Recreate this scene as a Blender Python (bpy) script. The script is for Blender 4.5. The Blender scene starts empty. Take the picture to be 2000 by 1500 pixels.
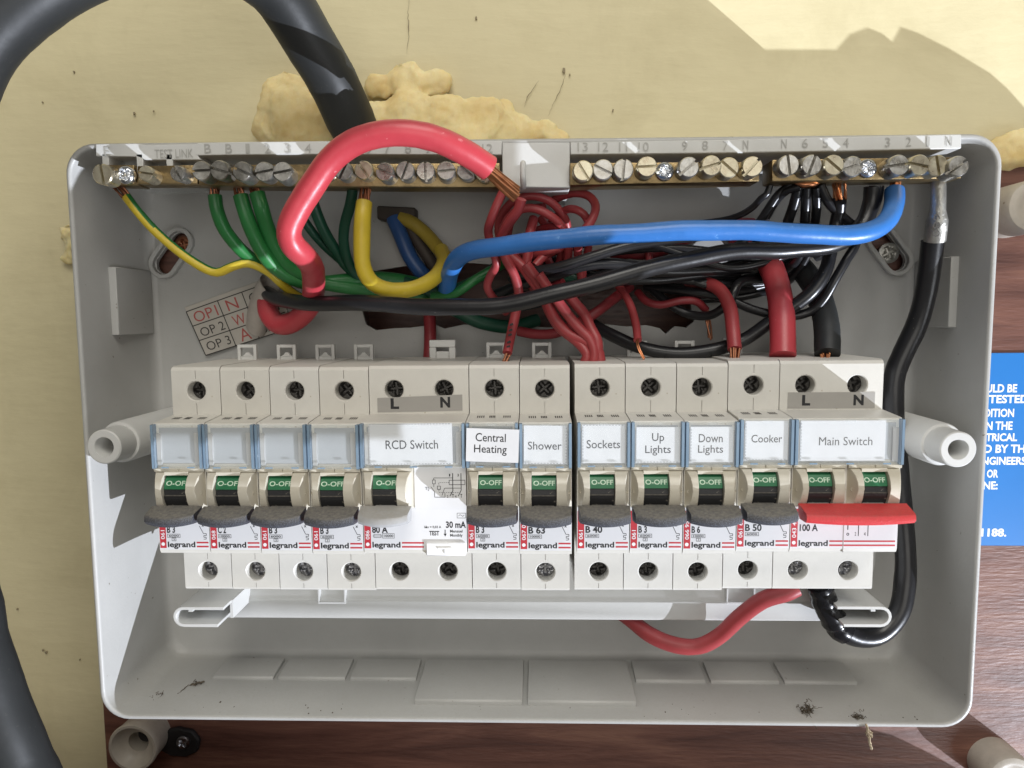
import bpy, bmesh, math, random
from mathutils import Vector, Matrix, noise
random.seed(7)
S = 0.001                                   # everything below is written in millimetres
sc = bpy.context.scene
COL = sc.collection

# ------------------------------------------------------------------ camera
CAM = (5.1033, 306.2812, 57.2279)           # x right, d out from the wall, z up (mm)
YAW, PIT, ROL, FPX = -0.0338, -0.0935, -0.0088, 1390.0
def cam_axes():
    f = Vector((math.sin(YAW)*math.cos(PIT), math.cos(YAW)*math.cos(PIT), math.sin(PIT)))
    r = f.cross(Vector((0, 0, 1))).normalized(); u = r.cross(f)
    c, s = math.cos(ROL), math.sin(ROL)
    return r*c+u*s, u*c-r*s, f
AX_R, AX_U, AX_F = cam_axes()
cd = bpy.data.cameras.new('camera'); cam = bpy.data.objects.new('camera', cd); COL.objects.link(cam)
cam.matrix_world = Matrix((( AX_R.x, AX_U.x, -AX_F.x, CAM[0]*S), (AX_R.y, AX_U.y, -AX_F.y, -CAM[1]*S),
                           (AX_R.z, AX_U.z, -AX_F.z, CAM[2]*S), (0, 0, 0, 1)))
cd.sensor_fit = 'HORIZONTAL'; cd.sensor_width = 36; cd.lens = FPX/2000*36
cd.clip_start = 0.01; cd.clip_end = 50
sc.camera = cam

# ------------------------------------------------------------------ light (indoors: ambient room light, low sun through a window, added soft fills)
w = bpy.data.worlds.new('World'); sc.world = w; w.use_nodes = True
bg = w.node_tree.nodes['Background']; bg.inputs[0].default_value = (1.0, 0.955, 0.87, 1); bg.inputs[1].default_value = 0.17
LDIR = Vector((1.83, -1.0, -1.40)).normalized()
sl = bpy.data.lights.new('sunlight_through_window', 'SPOT'); so = bpy.data.objects.new('sunlight_through_window', sl); COL.objects.link(so)
sl.energy = 1950; sl.color = (0.84, 0.89, 1.0); sl.shadow_soft_size = 0.011; sl.spot_size = math.radians(16); sl.spot_blend = 0.1
so.location = Vector((0, -0.03, 0.02)) + LDIR*5.0
so.rotation_euler = (-LDIR).to_track_quat('-Z', 'Y').to_euler()
def area(name, loc, target, size, power, color):
    l = bpy.data.lights.new(name, 'AREA'); o = bpy.data.objects.new(name, l); COL.objects.link(o)
    l.shape = 'RECTANGLE'; l.size, l.size_y = size; l.energy = power; l.color = color
    o.location = loc; o.rotation_euler = (Vector(target)-Vector(loc)).to_track_quat('-Z', 'Y').to_euler()
area('top_fill', (0.15, -0.85, 0.95), (0, 0, 0.03), (0.8, 0.6), 9.5, (1.0, 0.965, 0.89))  # added soft fill from above and in front; no window known there
area('front_fill', (0.1, -1.5, 0.15), (0, 0, 0), (1.0, 0.8), 5, (1.0, 0.965, 0.90))  # added frontal fill that keeps the switch fronts bright
area('low_side_fill', (0.9, -0.9, -0.55), (0, 0, 0), (0.5, 0.4), 3.0, (0.93, 0.96, 1.0))  # added soft light from lower right for highlights on the black cables
vs = sc.view_settings; vs.view_transform = 'Standard'; vs.look = 'None'; vs.gamma = 1; vs.exposure = -0.14; vs.use_curve_mapping = False
sc.cycles.max_bounces = 8; sc.cycles.transparent_max_bounces = 12
try: sc.cycles.use_denoising = True
except Exception: pass

# ------------------------------------------------------------------ helpers
def at(px, py, d):
    """photo pixel (2000 x 1500) seen at d millimetres out from the enclosure back -> (x, d, z)"""
    v = AX_R*((px-1000)/FPX)+AX_U*((750-py)/FPX)+AX_F
    t = (CAM[1]-d)/v.y
    return (CAM[0]+v.x*t, d, CAM[2]+v.z*t)
def px2mm(wpx, d): return wpx*(CAM[1]-d)/FPX
def B(p): return (p[0]*S, -p[1]*S, p[2]*S)

class MB:
    def __init__(s): s.v, s.f, s.m = [], [], []
    def add(s, vs, fs, mi=0):
        b = len(s.v); s.v += vs
        for f in fs: s.f.append(tuple(b+i for i in f)); s.m.append(mi)
    def box(s, x0, x1, d0, d1, z0, z1, mi=0):
        s.prism_d([(x0, z0), (x1, z0), (x1, z1), (x0, z1)], d0, d1, mi)
    def prism_d(s, o, d0, d1, mi=0):
        n = len(o)
        s.add([(x, d0, z) for x, z in o]+[(x, d1, z) for x, z in o],
              [tuple(range(n-1, -1, -1)), tuple(range(n, 2*n))]+[(i, (i+1) % n, n+(i+1) % n, n+i) for i in range(n)], mi)
    def prism_x(s, o, x0, x1, mi=0):
        n = len(o)
        s.add([(x0, d, z) for d, z in o]+[(x1, d, z) for d, z in o],
              [tuple(range(n-1, -1, -1)), tuple(range(n, 2*n))]+[(i, (i+1) % n, n+(i+1) % n, n+i) for i in range(n)], mi)
    def lathe(s, cx, cz, prof, n=32, mi=0, caps=True, sx=1, sz=1):
        """prof: list of (radius, d) about an axis running straight out of the wall"""
        vs, fs = [], []
        for r, d in prof:
            vs += [(cx+sx*r*math.cos(2*math.pi*k/n), d, cz+sz*r*math.sin(2*math.pi*k/n)) for k in range(n)]
        for j in range(len(prof)-1):
            for k in range(n): fs.append((j*n+k, j*n+(k+1) % n, (j+1)*n+(k+1) % n, (j+1)*n+k))
        if caps:
            fs.append(tuple(range(n-1, -1, -1))); fs.append(tuple((len(prof)-1)*n+k for k in range(n)))
        s.add(vs, fs, mi)
    def quad(s, a, b, c, d, mi=0): s.add([a, b, c, d], [(0, 1, 2, 3)], mi)
    def tube(s, pts, rad, n=14, mi=0, stripe=None, caps=True, flat=1.0):
        P = [Vector(p) for p in pts]; N = len(P)
        T = [(P[min(i+1, N-1)]-P[max(i-1, 0)]).normalized() for i in range(N)]
        nrm = T[0].orthogonal().normalized(); vs, fs, ms = [], [], []
        for i in range(N):
            nrm = (nrm-T[i]*nrm.dot(T[i])).normalized(); bi = T[i].cross(nrm)
            r = rad[i] if isinstance(rad, (list, tuple)) else rad
            for k in range(n):
                a = 2*math.pi*k/n
                q = P[i]+nrm*(r*math.cos(a))+bi*(r*flat*math.sin(a)); vs.append(tuple(q))
        for i in range(N-1):
            for k in range(n):
                fs.append((i*n+k, i*n+(k+1) % n, (i+1)*n+(k+1) % n, (i+1)*n+k))
                ms.append(mi if stripe is None else (1 if ((k-i*stripe) % n) < n*0.42 else 0))
        if caps:
            fs.append(tuple(range(n-1, -1, -1))); fs.append(tuple((N-1)*n+k for k in range(n))); ms += [mi, mi]
        b = len(s.v); s.v += vs
        for f, m in zip(fs, ms): s.f.append(tuple(b+i for i in f)); s.m.append(m)
    def mesh(s, name, mats, smooth=None, bevel=0, seg=1, fix=True, tri=False):
        me = bpy.data.meshes.new(name)
        me.from_pydata([B(p) for p in s.v], [], s.f)
        for m in (mats if isinstance(mats, (list, tuple)) else [mats]): me.materials.append(m)
        me.polygons.foreach_set('material_index', s.m)
        bm = bmesh.new(); bm.from_mesh(me)
        if fix: bmesh.ops.recalc_face_normals(bm, faces=bm.faces)
        if bevel:
            es = [e for e in bm.edges if len(e.link_faces) == 2 and e.calc_face_angle(0) > 0.5]
            bmesh.ops.bevel(bm, geom=es, offset=bevel*S, segments=seg, affect='EDGES', profile=0.5, clamp_overlap=True)
        bm.to_mesh(me); bm.free()
        if smooth is None and bevel: smooth = 40
        if smooth:
            me.polygons.foreach_set('use_smooth', [True]*len(me.polygons))
            if smooth < 180: me.set_sharp_from_angle(angle=math.radians(smooth))
        me.update(); return me
    def build(s, name, mats, parent=None, **k): return link(name, s.mesh(name, mats, **k), parent)

def link(name, me, parent=None, local=False):
    o = bpy.data.objects.new(name, me); COL.objects.link(o)
    if parent is not None:
        o.parent = parent
        if not local: o.matrix_parent_inverse = Matrix.Translation(-parent.location)
    return o
def tag(o, label, cat, group=None):
    o['label'] = label; o['category'] = cat
    if group: o['group'] = group
    return o
def thing(name, label, cat, p=(0, 0, 0), group=None):
    o = bpy.data.objects.new(name, None); COL.objects.link(o); o.location = B(p); o.empty_display_size = 0.01
    return tag(o, label, cat, group)
def structure(o): o['kind'] = 'structure'; return o

def spline(pts, step=2.2):
    """Catmull-Rom through (x, d, z[, r]) points"""
    P = [Vector(p) for p in pts]; P = [P[0]*2-P[1]]+P+[P[-1]*2-P[-2]]; out = []
    for i in range(1, len(P)-2):
        p0, p1, p2, p3 = P[i-1:i+3]
        n = max(3, int((p2-p1).length/step))
        for k in range(n):
            t = k/n
            out.append(0.5*((2*p1)+(p2-p0)*t+(2*p0-5*p1+4*p2-p3)*t*t+(3*p1-p0-3*p2+p3)*t**3))
    out.append(P[-2]); return [tuple(p) for p in out]

# ------------------------------------------------------------------ materials
def mat(name, col, rough=0.5, var=0.0, vscale=60, bump=0.0, bscale=400, metal=0.0, col2=None, spec=0.5, speck=None, coat=0.0, dust=None, rvar=0.0, objvar=0.0):
    m = bpy.data.materials.new(name); m.use_nodes = True; nt = m.node_tree; N = nt.nodes; L = nt.links
    b = N['Principled BSDF']; b.inputs['Roughness'].default_value = rough; b.inputs['Metallic'].default_value = metal
    b.inputs['Specular IOR Level'].default_value = spec; b.inputs['Coat Weight'].default_value = coat
    tc = N.new('ShaderNodeTexCoord')
    c2 = col2 or tuple(max(0, c*(1-var)) for c in col)
    n1 = N.new('ShaderNodeTexNoise'); n1.inputs['Scale'].default_value = vscale; n1.inputs['Detail'].default_value = 6; n1.inputs['Roughness'].default_value = 0.65
    L.new(tc.outputs['Object'], n1.inputs['Vector'])
    rp = N.new('ShaderNodeValToRGB'); rp.color_ramp.elements[0].position = 0.32; rp.color_ramp.elements[1].position = 0.68
    rp.color_ramp.elements[0].color = (*c2, 1); rp.color_ramp.elements[1].color = (*col, 1)
    L.new(n1.outputs['Fac'], rp.inputs['Fac']); last = rp.outputs['Color']
    if speck:                                   # (colour, scale, threshold)
        n2 = N.new('ShaderNodeTexNoise'); n2.inputs['Scale'].default_value = speck[1]; n2.inputs['Detail'].default_value = 3
        L.new(tc.outputs['Object'], n2.inputs['Vector'])
        r2 = N.new('ShaderNodeValToRGB'); r2.color_ramp.elements[0].position = speck[2]; r2.color_ramp.elements[1].position = speck[2]+0.05
        L.new(n2.outputs['Fac'], r2.inputs['Fac'])
        mx = N.new('ShaderNodeMix'); mx.data_type = 'RGBA'; L.new(r2.outputs['Color'], mx.inputs[0]); L.new(last, mx.inputs[6]); mx.inputs[7].default_value = (*speck[0], 1)
        last = mx.outputs[2]
    if dust:                                    # (colour, amount): dust lying on faces that look up
        g = N.new('ShaderNodeNewGeometry'); sp = N.new('ShaderNodeSeparateXYZ'); L.new(g.outputs['Normal'], sp.inputs[0])
        mr = N.new('ShaderNodeMapRange'); mr.inputs[1].default_value = 0.15; mr.inputs[2].default_value = 0.8; L.new(sp.outputs['Z'], mr.inputs[0])
        n3 = N.new('ShaderNodeTexNoise'); n3.inputs['Scale'].default_value = 900; n3.inputs['Detail'].default_value = 5; L.new(tc.outputs['Object'], n3.inputs['Vector'])
        r3 = N.new('ShaderNodeMapRange'); r3.inputs[1].default_value = 0.35; r3.inputs[2].default_value = 0.7; r3.inputs[3].default_value = dust[1]*0.45; r3.inputs[4].default_value = dust[1]
        L.new(n3.outputs['Fac'], r3.inputs[0])
        mu = N.new('ShaderNodeMath'); mu.operation = 'MULTIPLY'; L.new(mr.outputs[0], mu.inputs[0]); L.new(r3.outputs[0], mu.inputs[1])
        mx = N.new('ShaderNodeMix'); mx.data_type = 'RGBA'; L.new(mu.outputs[0], mx.inputs[0]); L.new(last, mx.inputs[6]); mx.inputs[7].default_value = (*dust[0], 1)
        last = mx.outputs[2]
    if objvar:                                  # each moulding has aged a little differently
        oi = N.new('ShaderNodeObjectInfo'); mo = N.new('ShaderNodeMapRange'); mo.inputs[3].default_value = 0; mo.inputs[4].default_value = objvar; L.new(oi.outputs['Random'], mo.inputs[0])
        mx = N.new('ShaderNodeMix'); mx.data_type = 'RGBA'; L.new(mo.outputs[0], mx.inputs[0]); L.new(last, mx.inputs[6]); mx.inputs[7].default_value = (col[0]*0.82, col[1]*0.76, col[2]*0.64, 1); last = mx.outputs[2]
    L.new(last, b.inputs['Base Color'])
    if rvar:
        r4 = N.new('ShaderNodeMapRange'); r4.inputs[3].default_value = max(0.02, rough-rvar); r4.inputs[4].default_value = min(1, rough+rvar); L.new(n1.outputs['Fac'], r4.inputs[0]); L.new(r4.outputs[0], b.inputs['Roughness'])
    if bump:
        nb = N.new('ShaderNodeTexNoise'); nb.inputs['Scale'].default_value = bscale; nb.inputs['Detail'].default_value = 4; L.new(tc.outputs['Object'], nb.inputs['Vector'])
        bp = N.new('ShaderNodeBump'); bp.inputs['Strength'].default_value = bump; bp.inputs['Distance'].default_value = 0.0006
        L.new(nb.outputs['Fac'], bp.inputs['Height']); L.new(bp.outputs['Normal'], b.inputs['Normal'])
    return m

M = {}
M['shell'] = mat('grey_enclosure_plastic', (0.45, 0.448, 0.432), 0.42, 0.12, 22, 0.12, 900, speck=((0.20, 0.18, 0.15), 420, 0.72), rvar=0.08, dust=((0.37, 0.35, 0.30), 0.35))
M['carrier'] = mat('pale_grey_plastic', (0.60, 0.60, 0.58), 0.45, 0.06, 60, 0.06, 900)
M['beige'] = mat('beige_breaker_plastic', (0.68, 0.665, 0.62), 0.38, 0.09, 70, 0.06, 1200, speck=((0.44, 0.39, 0.31), 380, 0.735), rvar=0.08, objvar=0.22)
M['bezel'] = mat('glossy_beige_plastic', (0.62, 0.585, 0.50), 0.28, 0.10, 80, 0.03, 900, speck=((0.36, 0.3, 0.22), 600, 0.70), objvar=0.35)
M['marking'] = mat('white_marking_face', (0.74, 0.74, 0.75), 0.4, 0.04, 90)
M['paper'] = mat('paper', (0.67, 0.67, 0.675), 0.9, 0.08, 90, 0.05, 2500)
M['ink'] = mat('black_ink', (0.015, 0.015, 0.017), 0.6)
M['softink'] = mat('faded_ink', (0.055, 0.05, 0.045), 0.7)
M['white'] = mat('white_print', (0.85, 0.85, 0.85), 0.5)
M['redprint'] = mat('red_print', (0.55, 0.035, 0.05), 0.45, 0.1, 200)
M['green_flag'] = mat('green_flag', (0.02, 0.17, 0.07), 0.4, 0.2, 200)
M['flagtext'] = mat('pale_green_print', (0.55, 0.72, 0.56), 0.5)
M['black_plastic'] = mat('black_switch_plastic', (0.018, 0.018, 0.02), 0.42, 0.2, 300, 0.15, 1800, dust=((0.20, 0.18, 0.15), 0.5), speck=((0.16, 0.145, 0.12), 700, 0.66))
M['lever'] = mat('dusty_black_lever', (0.05, 0.052, 0.06), 0.55, 0.35, 500, 0.3, 2600, dust=((0.22, 0.205, 0.175), 0.95), speck=((0.085, 0.09, 0.11), 3200, 0.50))
M['greylever'] = mat('grey_lever', (0.42, 0.42, 0.42), 0.45, 0.1, 300, 0.2, 1600, dust=((0.33, 0.31, 0.26), 0.6))
M['redlever'] = mat('red_lever', (0.66, 0.045, 0.05), 0.42, 0.12, 200, 0.35, 2200, dust=((0.42, 0.07, 0.06), 0.5))
M['graytag'] = mat('grey_tag', (0.36, 0.345, 0.32), 0.45, 0.06, 150)
M['screwdark'] = mat('dark_screw_steel', (0.10, 0.095, 0.09), 0.42, 0.5, 500, 0.2, 1500, metal=0.7)
M['screwlight'] = mat('bright_screw_steel', (0.48, 0.48, 0.50), 0.28, 0.4, 500, 0.2, 1500, metal=1.0)
M['brass'] = mat('brass_bar', (0.33, 0.24, 0.12), 0.38, 0.45, 120, 0.2, 900, metal=0.9, rvar=0.15)
M['brassscrew'] = mat('yellow_passivated_screw', (0.60, 0.56, 0.42), 0.30, 0.4, 260, 0.12, 1300, metal=0.9, col2=(0.42, 0.36, 0.26), rvar=0.12)
M['oldscrew'] = mat('tarnished_screw', (0.40, 0.385, 0.35), 0.34, 0.5, 300, 0.15, 1300, metal=0.85, rvar=0.12)
M['steelscrew'] = mat('grey_plated_screw', (0.52, 0.51, 0.48), 0.30, 0.4, 280, 0.15, 1300, metal=0.9, col2=(0.30, 0.28, 0.24), rvar=0.15)
M['zinc'] = mat('zinc_screw', (0.72, 0.74, 0.78), 0.22, 0.25, 400, 0.1, 1400, metal=1.0)
M['recess'] = mat('dark_recess', (0.03, 0.03, 0.03), 0.7)
M['copper'] = mat('copper', (0.66, 0.28, 0.14), 0.28, 0.45, 300, metal=1.0)
M['copperdull'] = mat('aged_copper', (0.38, 0.16, 0.09), 0.36, 0.4, 300, metal=0.9)
M['tin'] = mat('tinned_lug', (0.50, 0.49, 0.45), 0.42, 0.35, 150, 0.5, 500, metal=0.85, rvar=0.15)
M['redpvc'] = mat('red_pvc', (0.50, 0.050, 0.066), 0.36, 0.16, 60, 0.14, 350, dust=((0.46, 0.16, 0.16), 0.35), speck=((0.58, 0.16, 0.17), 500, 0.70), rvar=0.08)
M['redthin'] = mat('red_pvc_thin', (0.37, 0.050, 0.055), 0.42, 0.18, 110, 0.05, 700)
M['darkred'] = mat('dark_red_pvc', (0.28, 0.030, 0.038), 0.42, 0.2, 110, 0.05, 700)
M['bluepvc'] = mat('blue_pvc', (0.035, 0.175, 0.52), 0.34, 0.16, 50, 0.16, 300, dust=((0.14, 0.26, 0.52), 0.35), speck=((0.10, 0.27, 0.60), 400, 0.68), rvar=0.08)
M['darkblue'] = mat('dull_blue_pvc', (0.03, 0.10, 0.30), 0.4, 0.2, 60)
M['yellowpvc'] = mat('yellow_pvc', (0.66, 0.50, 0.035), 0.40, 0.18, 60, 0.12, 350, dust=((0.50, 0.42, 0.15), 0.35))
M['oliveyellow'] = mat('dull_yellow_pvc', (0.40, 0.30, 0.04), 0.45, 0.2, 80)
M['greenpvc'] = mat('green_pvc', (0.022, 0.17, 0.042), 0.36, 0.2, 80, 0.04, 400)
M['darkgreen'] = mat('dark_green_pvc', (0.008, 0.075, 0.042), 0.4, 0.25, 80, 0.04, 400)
M['blackpvc'] = mat('black_pvc', (0.014, 0.014, 0.016), 0.30, 0.2, 120, 0.05, 500, speck=((0.10, 0.095, 0.085), 800, 0.72))
M['matteblack'] = mat('matt_black_sheath', (0.024, 0.026, 0.027), 0.50, 0.25, 14, 0.2, 200, speck=((0.034, 0.034, 0.032), 900, 0.66), rvar=0.08, spec=0.38)
M['tape'] = mat('black_tape', (0.008, 0.008, 0.010), 0.2, 0.1, 200, 0.2, 200)
M['greysheath'] = mat('grey_white_sheath', (0.55, 0.50, 0.45), 0.5, 0.2, 100)
M['foam'] = mat('expanding_foam', (0.84, 0.73, 0.42), 0.85, 0.3, 60, 0.8, 200, col2=(0.70, 0.52, 0.22), rvar=0.05)
M['soot'] = mat('soot', (0.12, 0.11, 0.09), 0.9, 0.3, 300, 0.6, 600)
M['bakelite'] = mat('aged_cream_plastic', (0.50, 0.45, 0.38), 0.45, 0.25, 70, 0.12, 500, speck=((0.25, 0.21, 0.16), 220, 0.70))
M['blacksteel'] = mat('blackened_bracket', (0.02, 0.018, 0.018), 0.6, 0.2, 200, 0.4, 400)
M['signblue'] = mat('blue_sign_enamel', (0.03, 0.20, 0.56), 0.28, 0.06, 20)
M['dirt'] = mat('dust_fluff', (0.13, 0.105, 0.075), 1.0, 0.5, 600)
M['fluff'] = mat('pale_fluff', (0.45, 0.36, 0.24), 1.0, 0.4, 600)
M['crack'] = mat('crack', (0.30, 0.25, 0.16), 1.0)
M['handink'] = mat('red_pen', (0.42, 0.10, 0.09), 0.8)
M['plate'] = mat('printed_label_plate', (0.50, 0.47, 0.42), 0.6, 0.1, 120)
M['tan'] = mat('brown_block', (0.05, 0.038, 0.03), 0.6)

def glass_mat(name, tint, fac, rough=0.08, clarity=0.0):
    m = bpy.data.materials.new(name); m.use_nodes = True; nt = m.node_tree; N = nt.nodes; L = nt.links
    N.remove(N['Principled BSDF']); out = N['Material Output']
    tr = N.new('ShaderNodeBsdfTransparent'); tr.inputs[0].default_value = (*[min(1, 0.35+0.65*c+clarity) for c in tint], 1)
    pb = N.new('ShaderNodeBsdfPrincipled'); pb.inputs['Base Color'].default_value = (*tint, 1); pb.inputs['Roughness'].default_value = rough
    no = N.new('ShaderNodeTexNoise'); no.inputs['Scale'].default_value = 120; tc = N.new('ShaderNodeTexCoord'); L.new(tc.outputs['Object'], no.inputs['Vector'])
    mr = N.new('ShaderNodeMapRange'); mr.inputs[3].default_value = fac*0.75; mr.inputs[4].default_value = fac*1.25; L.new(no.outputs['Fac'], mr.inputs[0])
    mx = N.new('ShaderNodeMixShader'); L.new(mr.outputs[0], mx.inputs[0]); L.new(tr.outputs[0], mx.inputs[1]); L.new(pb.outputs[0], mx.inputs[2]); L.new(mx.outputs[0], out.inputs[0])
    return m
M['clear'] = glass_mat('clear_cover_plastic', (0.86, 0.88, 0.90), 0.07, clarity=0.085)
M['blueclear'] = glass_mat('blue_edge_plastic', (0.30, 0.42, 0.54), 0.58, 0.15)

def wall_mat():
    m = mat('cream_painted_plaster', (0.74, 0.665, 0.42), 0.62, 0.0, 9, 0, 0, col2=(0.66, 0.585, 0.365)); nt = m.node_tree; N = nt.nodes; L = nt.links
    b = N['Principled BSDF']; tc = [n for n in N if n.type == 'TEX_COORD'][0]
    mp = N.new('ShaderNodeMapping'); mp.inputs['Scale'].default_value = (45, 45, 170); L.new(tc.outputs['Object'], mp.inputs[0])
    a = N.new('ShaderNodeTexNoise'); a.inputs['Scale'].default_value = 1; a.inputs['Detail'].default_value = 5; L.new(mp.outputs[0], a.inputs['Vector'])
    c = N.new('ShaderNodeTexNoise'); c.inputs['Scale'].default_value = 28; c.inputs['Detail'].default_value = 6; L.new(tc.outputs['Object'], c.inputs['Vector'])
    ad = N.new('ShaderNodeMath'); ad.operation = 'MULTIPLY_ADD'; ad.inputs[1].default_value = 1.6; L.new(c.outputs['Fac'], ad.inputs[0]); L.new(a.outputs['Fac'], ad.inputs[2])
    bp = N.new('ShaderNodeBump'); bp.inputs['Strength'].default_value = 0.34; bp.inputs['Distance'].default_value = 0.0012
    bl = N.new('ShaderNodeTexNoise'); bl.inputs['Scale'].default_value = 16; bl.inputs['Detail'].default_value = 7; bl.inputs['Roughness'].default_value = 0.7; bl.inputs['Distortion'].default_value = 0.6; L.new(tc.outputs['Object'], bl.inputs['Vector'])
    br = N.new('ShaderNodeMapRange'); br.inputs[1].default_value = 0.50; br.inputs[2].default_value = 0.72; br.inputs[4].default_value = 0.38; L.new(bl.outputs['Fac'], br.inputs[0])
    bx_ = N.new('ShaderNodeMix'); bx_.data_type = 'RGBA'; L.new(br.outputs[0], bx_.inputs[0]); src = b.inputs['Base Color'].links[0].from_socket; L.new(src, bx_.inputs[6]); bx_.inputs[7].default_value = (0.50, 0.43, 0.24, 1); L.new(bx_.outputs[2], b.inputs['Base Color'])
    L.new(ad.outputs[0], bp.inputs['Height']); L.new(bp.outputs[0], b.inputs['Normal'])
    return m
M['wall'] = wall_mat()
def wood_mat():
    m = bpy.data.materials.new('varnished_mahogany'); m.use_nodes = True; nt = m.node_tree; N = nt.nodes; L = nt.links; b = N['Principled BSDF']
    tc = N.new('ShaderNodeTexCoord'); mp = N.new('ShaderNodeMapping'); mp.inputs['Scale'].default_value = (9, 9, 95); L.new(tc.outputs['Object'], mp.inputs[0])
    n1 = N.new('ShaderNodeTexNoise'); n1.inputs['Scale'].default_value = 1; n1.inputs['Detail'].default_value = 8; n1.inputs['Roughness'].default_value = 0.7; n1.inputs['Distortion'].default_value = 0.8; L.new(mp.outputs[0], n1.inputs['Vector'])
    rp = N.new('ShaderNodeValToRGB'); e = rp.color_ramp.elements; e[0].position = 0.3; e[0].color = (0.085, 0.038, 0.030, 1); e[1].position = 0.72; e[1].color = (0.28, 0.145, 0.098, 1)
    x = rp.color_ramp.elements.new(0.52); x.color = (0.18, 0.083, 0.061, 1)
    L.new(n1.outputs['Fac'], rp.inputs['Fac']); L.new(rp.outputs['Color'], b.inputs['Base Color'])
    mp2 = N.new('ShaderNodeMapping'); mp2.inputs['Scale'].default_value = (160, 160, 900); L.new(tc.outputs['Object'], mp2.inputs[0])
    n2 = N.new('ShaderNodeTexNoise'); n2.inputs['Scale'].default_value = 1; n2.inputs['Detail'].default_value = 3; L.new(mp2.outputs[0], n2.inputs['Vector'])
    bp = N.new('ShaderNodeBump'); bp.inputs['Strength'].default_value = 0.35; bp.inputs['Distance'].default_value = 0.0006; L.new(n2.outputs['Fac'], bp.inputs['Height']); L.new(bp.outputs[0], b.inputs['Normal'])
    b.inputs['Roughness'].default_value = 0.36
    return m
M['wood'] = wood_mat()

# ------------------------------------------------------------------ lettering
_tc = {}
def text_raw(s, bold=0.0):
    k = (s, bold)
    if k not in _tc:
        c = bpy.data.curves.new('lettering', 'FONT'); c.body = s; c.size = 1; c.offset = bold; c.resolution_u = 3; c.fill_mode = 'FRONT'; c.align_x = 'CENTER'
        c.space_line = 0.95
        o = bpy.data.objects.new('lettering', c); COL.objects.link(o)
        dg = bpy.context.evaluated_depsgraph_get(); me = bpy.data.meshes.new_from_object(o.evaluated_get(dg))
        vs = [(v.co.x, v.co.y) for v in me.vertices]; fs = [tuple(p.vertices) for p in me.polygons]
        bpy.data.objects.remove(o); bpy.data.meshes.remove(me)
        _tc[k] = (vs, fs)
    return _tc[k]
def add_text(mb, s, x0, x1, z0, z1, d, bold=0.0, rot=0.0, mi=0, frame=None):
    """fit lettering s into the box x0..x1, z0..z1 on the plane d; rot turns it about the box centre"""
    vs, fs = text_raw(s, bold)
    ax, bx = min(v[0] for v in vs), max(v[0] for v in vs); ay, by = min(v[1] for v in vs), max(v[1] for v in vs)
    cx, cz = (x0+x1)/2, (z0+z1)/2; W, H = x1-x0, z1-z0
    q = abs(abs(rot)-math.pi/2) < 0.3
    if q: W, H = H, W
    out = []
    for u, v in vs:
        a = ((u-ax)/(bx-ax)-0.5)*W; b = ((v-ay)/(by-ay)-0.5)*H
        X, Z = cx+a*math.cos(rot)-b*math.sin(rot), cz+a*math.sin(rot)+b*math.cos(rot)
        out.append((X, d, Z) if frame is None else frame(X, Z, d))
    mb.add(out, fs, mi)

# ------------------------------------------------------------------ small shapes
def slotted_screw(mb, c, axis, r, h, ang, mi=0, slot=0.28):
    """cheese-head screw: head of radius r, height h standing at c along axis"""
    A = Vector(axis).normalized(); U = A.orthogonal().normalized(); W_ = A.cross(U)
    def rg(rr, hh, a0, a1, n, ch=0):
        return [Vector(c)+A*hh+U*(rr*math.cos(a0+(a1-a0)*k/n))+W_*(rr*math.sin(a0+(a1-a0)*k/n)) for k in range(n+1)]
    n = 24
    lo = rg(r, 0, 0, 2*math.pi, n)[:-1]; hi = rg(r, h*0.62, 0, 2*math.pi, n)[:-1]
    mb.add([tuple(p) for p in lo+hi], [tuple(range(n-1, -1, -1)), tuple(range(n, 2*n))]+[(i, (i+1) % n, n+(i+1) % n, n+i) for i in range(n)], mi)
    t = math.asin(slot*0.5)
    for s in (0, math.pi):
        a0, a1 = ang+s+t, ang+s+math.pi-t
        l = rg(r, h*0.62, a0, a1, 12); m_ = rg(r, h*0.93, a0, a1, 12)
        t2 = math.asin(slot*0.5/0.9); u = rg(r*0.9, h, ang+s+t2, ang+s+math.pi-t2, 12)
        k = 13
        mb.add([tuple(p) for p in l+m_+u],
               [tuple(range(k-1, -1, -1)), tuple(range(2*k, 3*k))]+
               [(j*k+i, j*k+i+1, (j+1)*k+i+1, (j+1)*k+i) for j in range(2) for i in range(k-1)]+
               [(0, k, 2*k, 3*k-1, 2*k-1, k-1)], mi)
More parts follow.
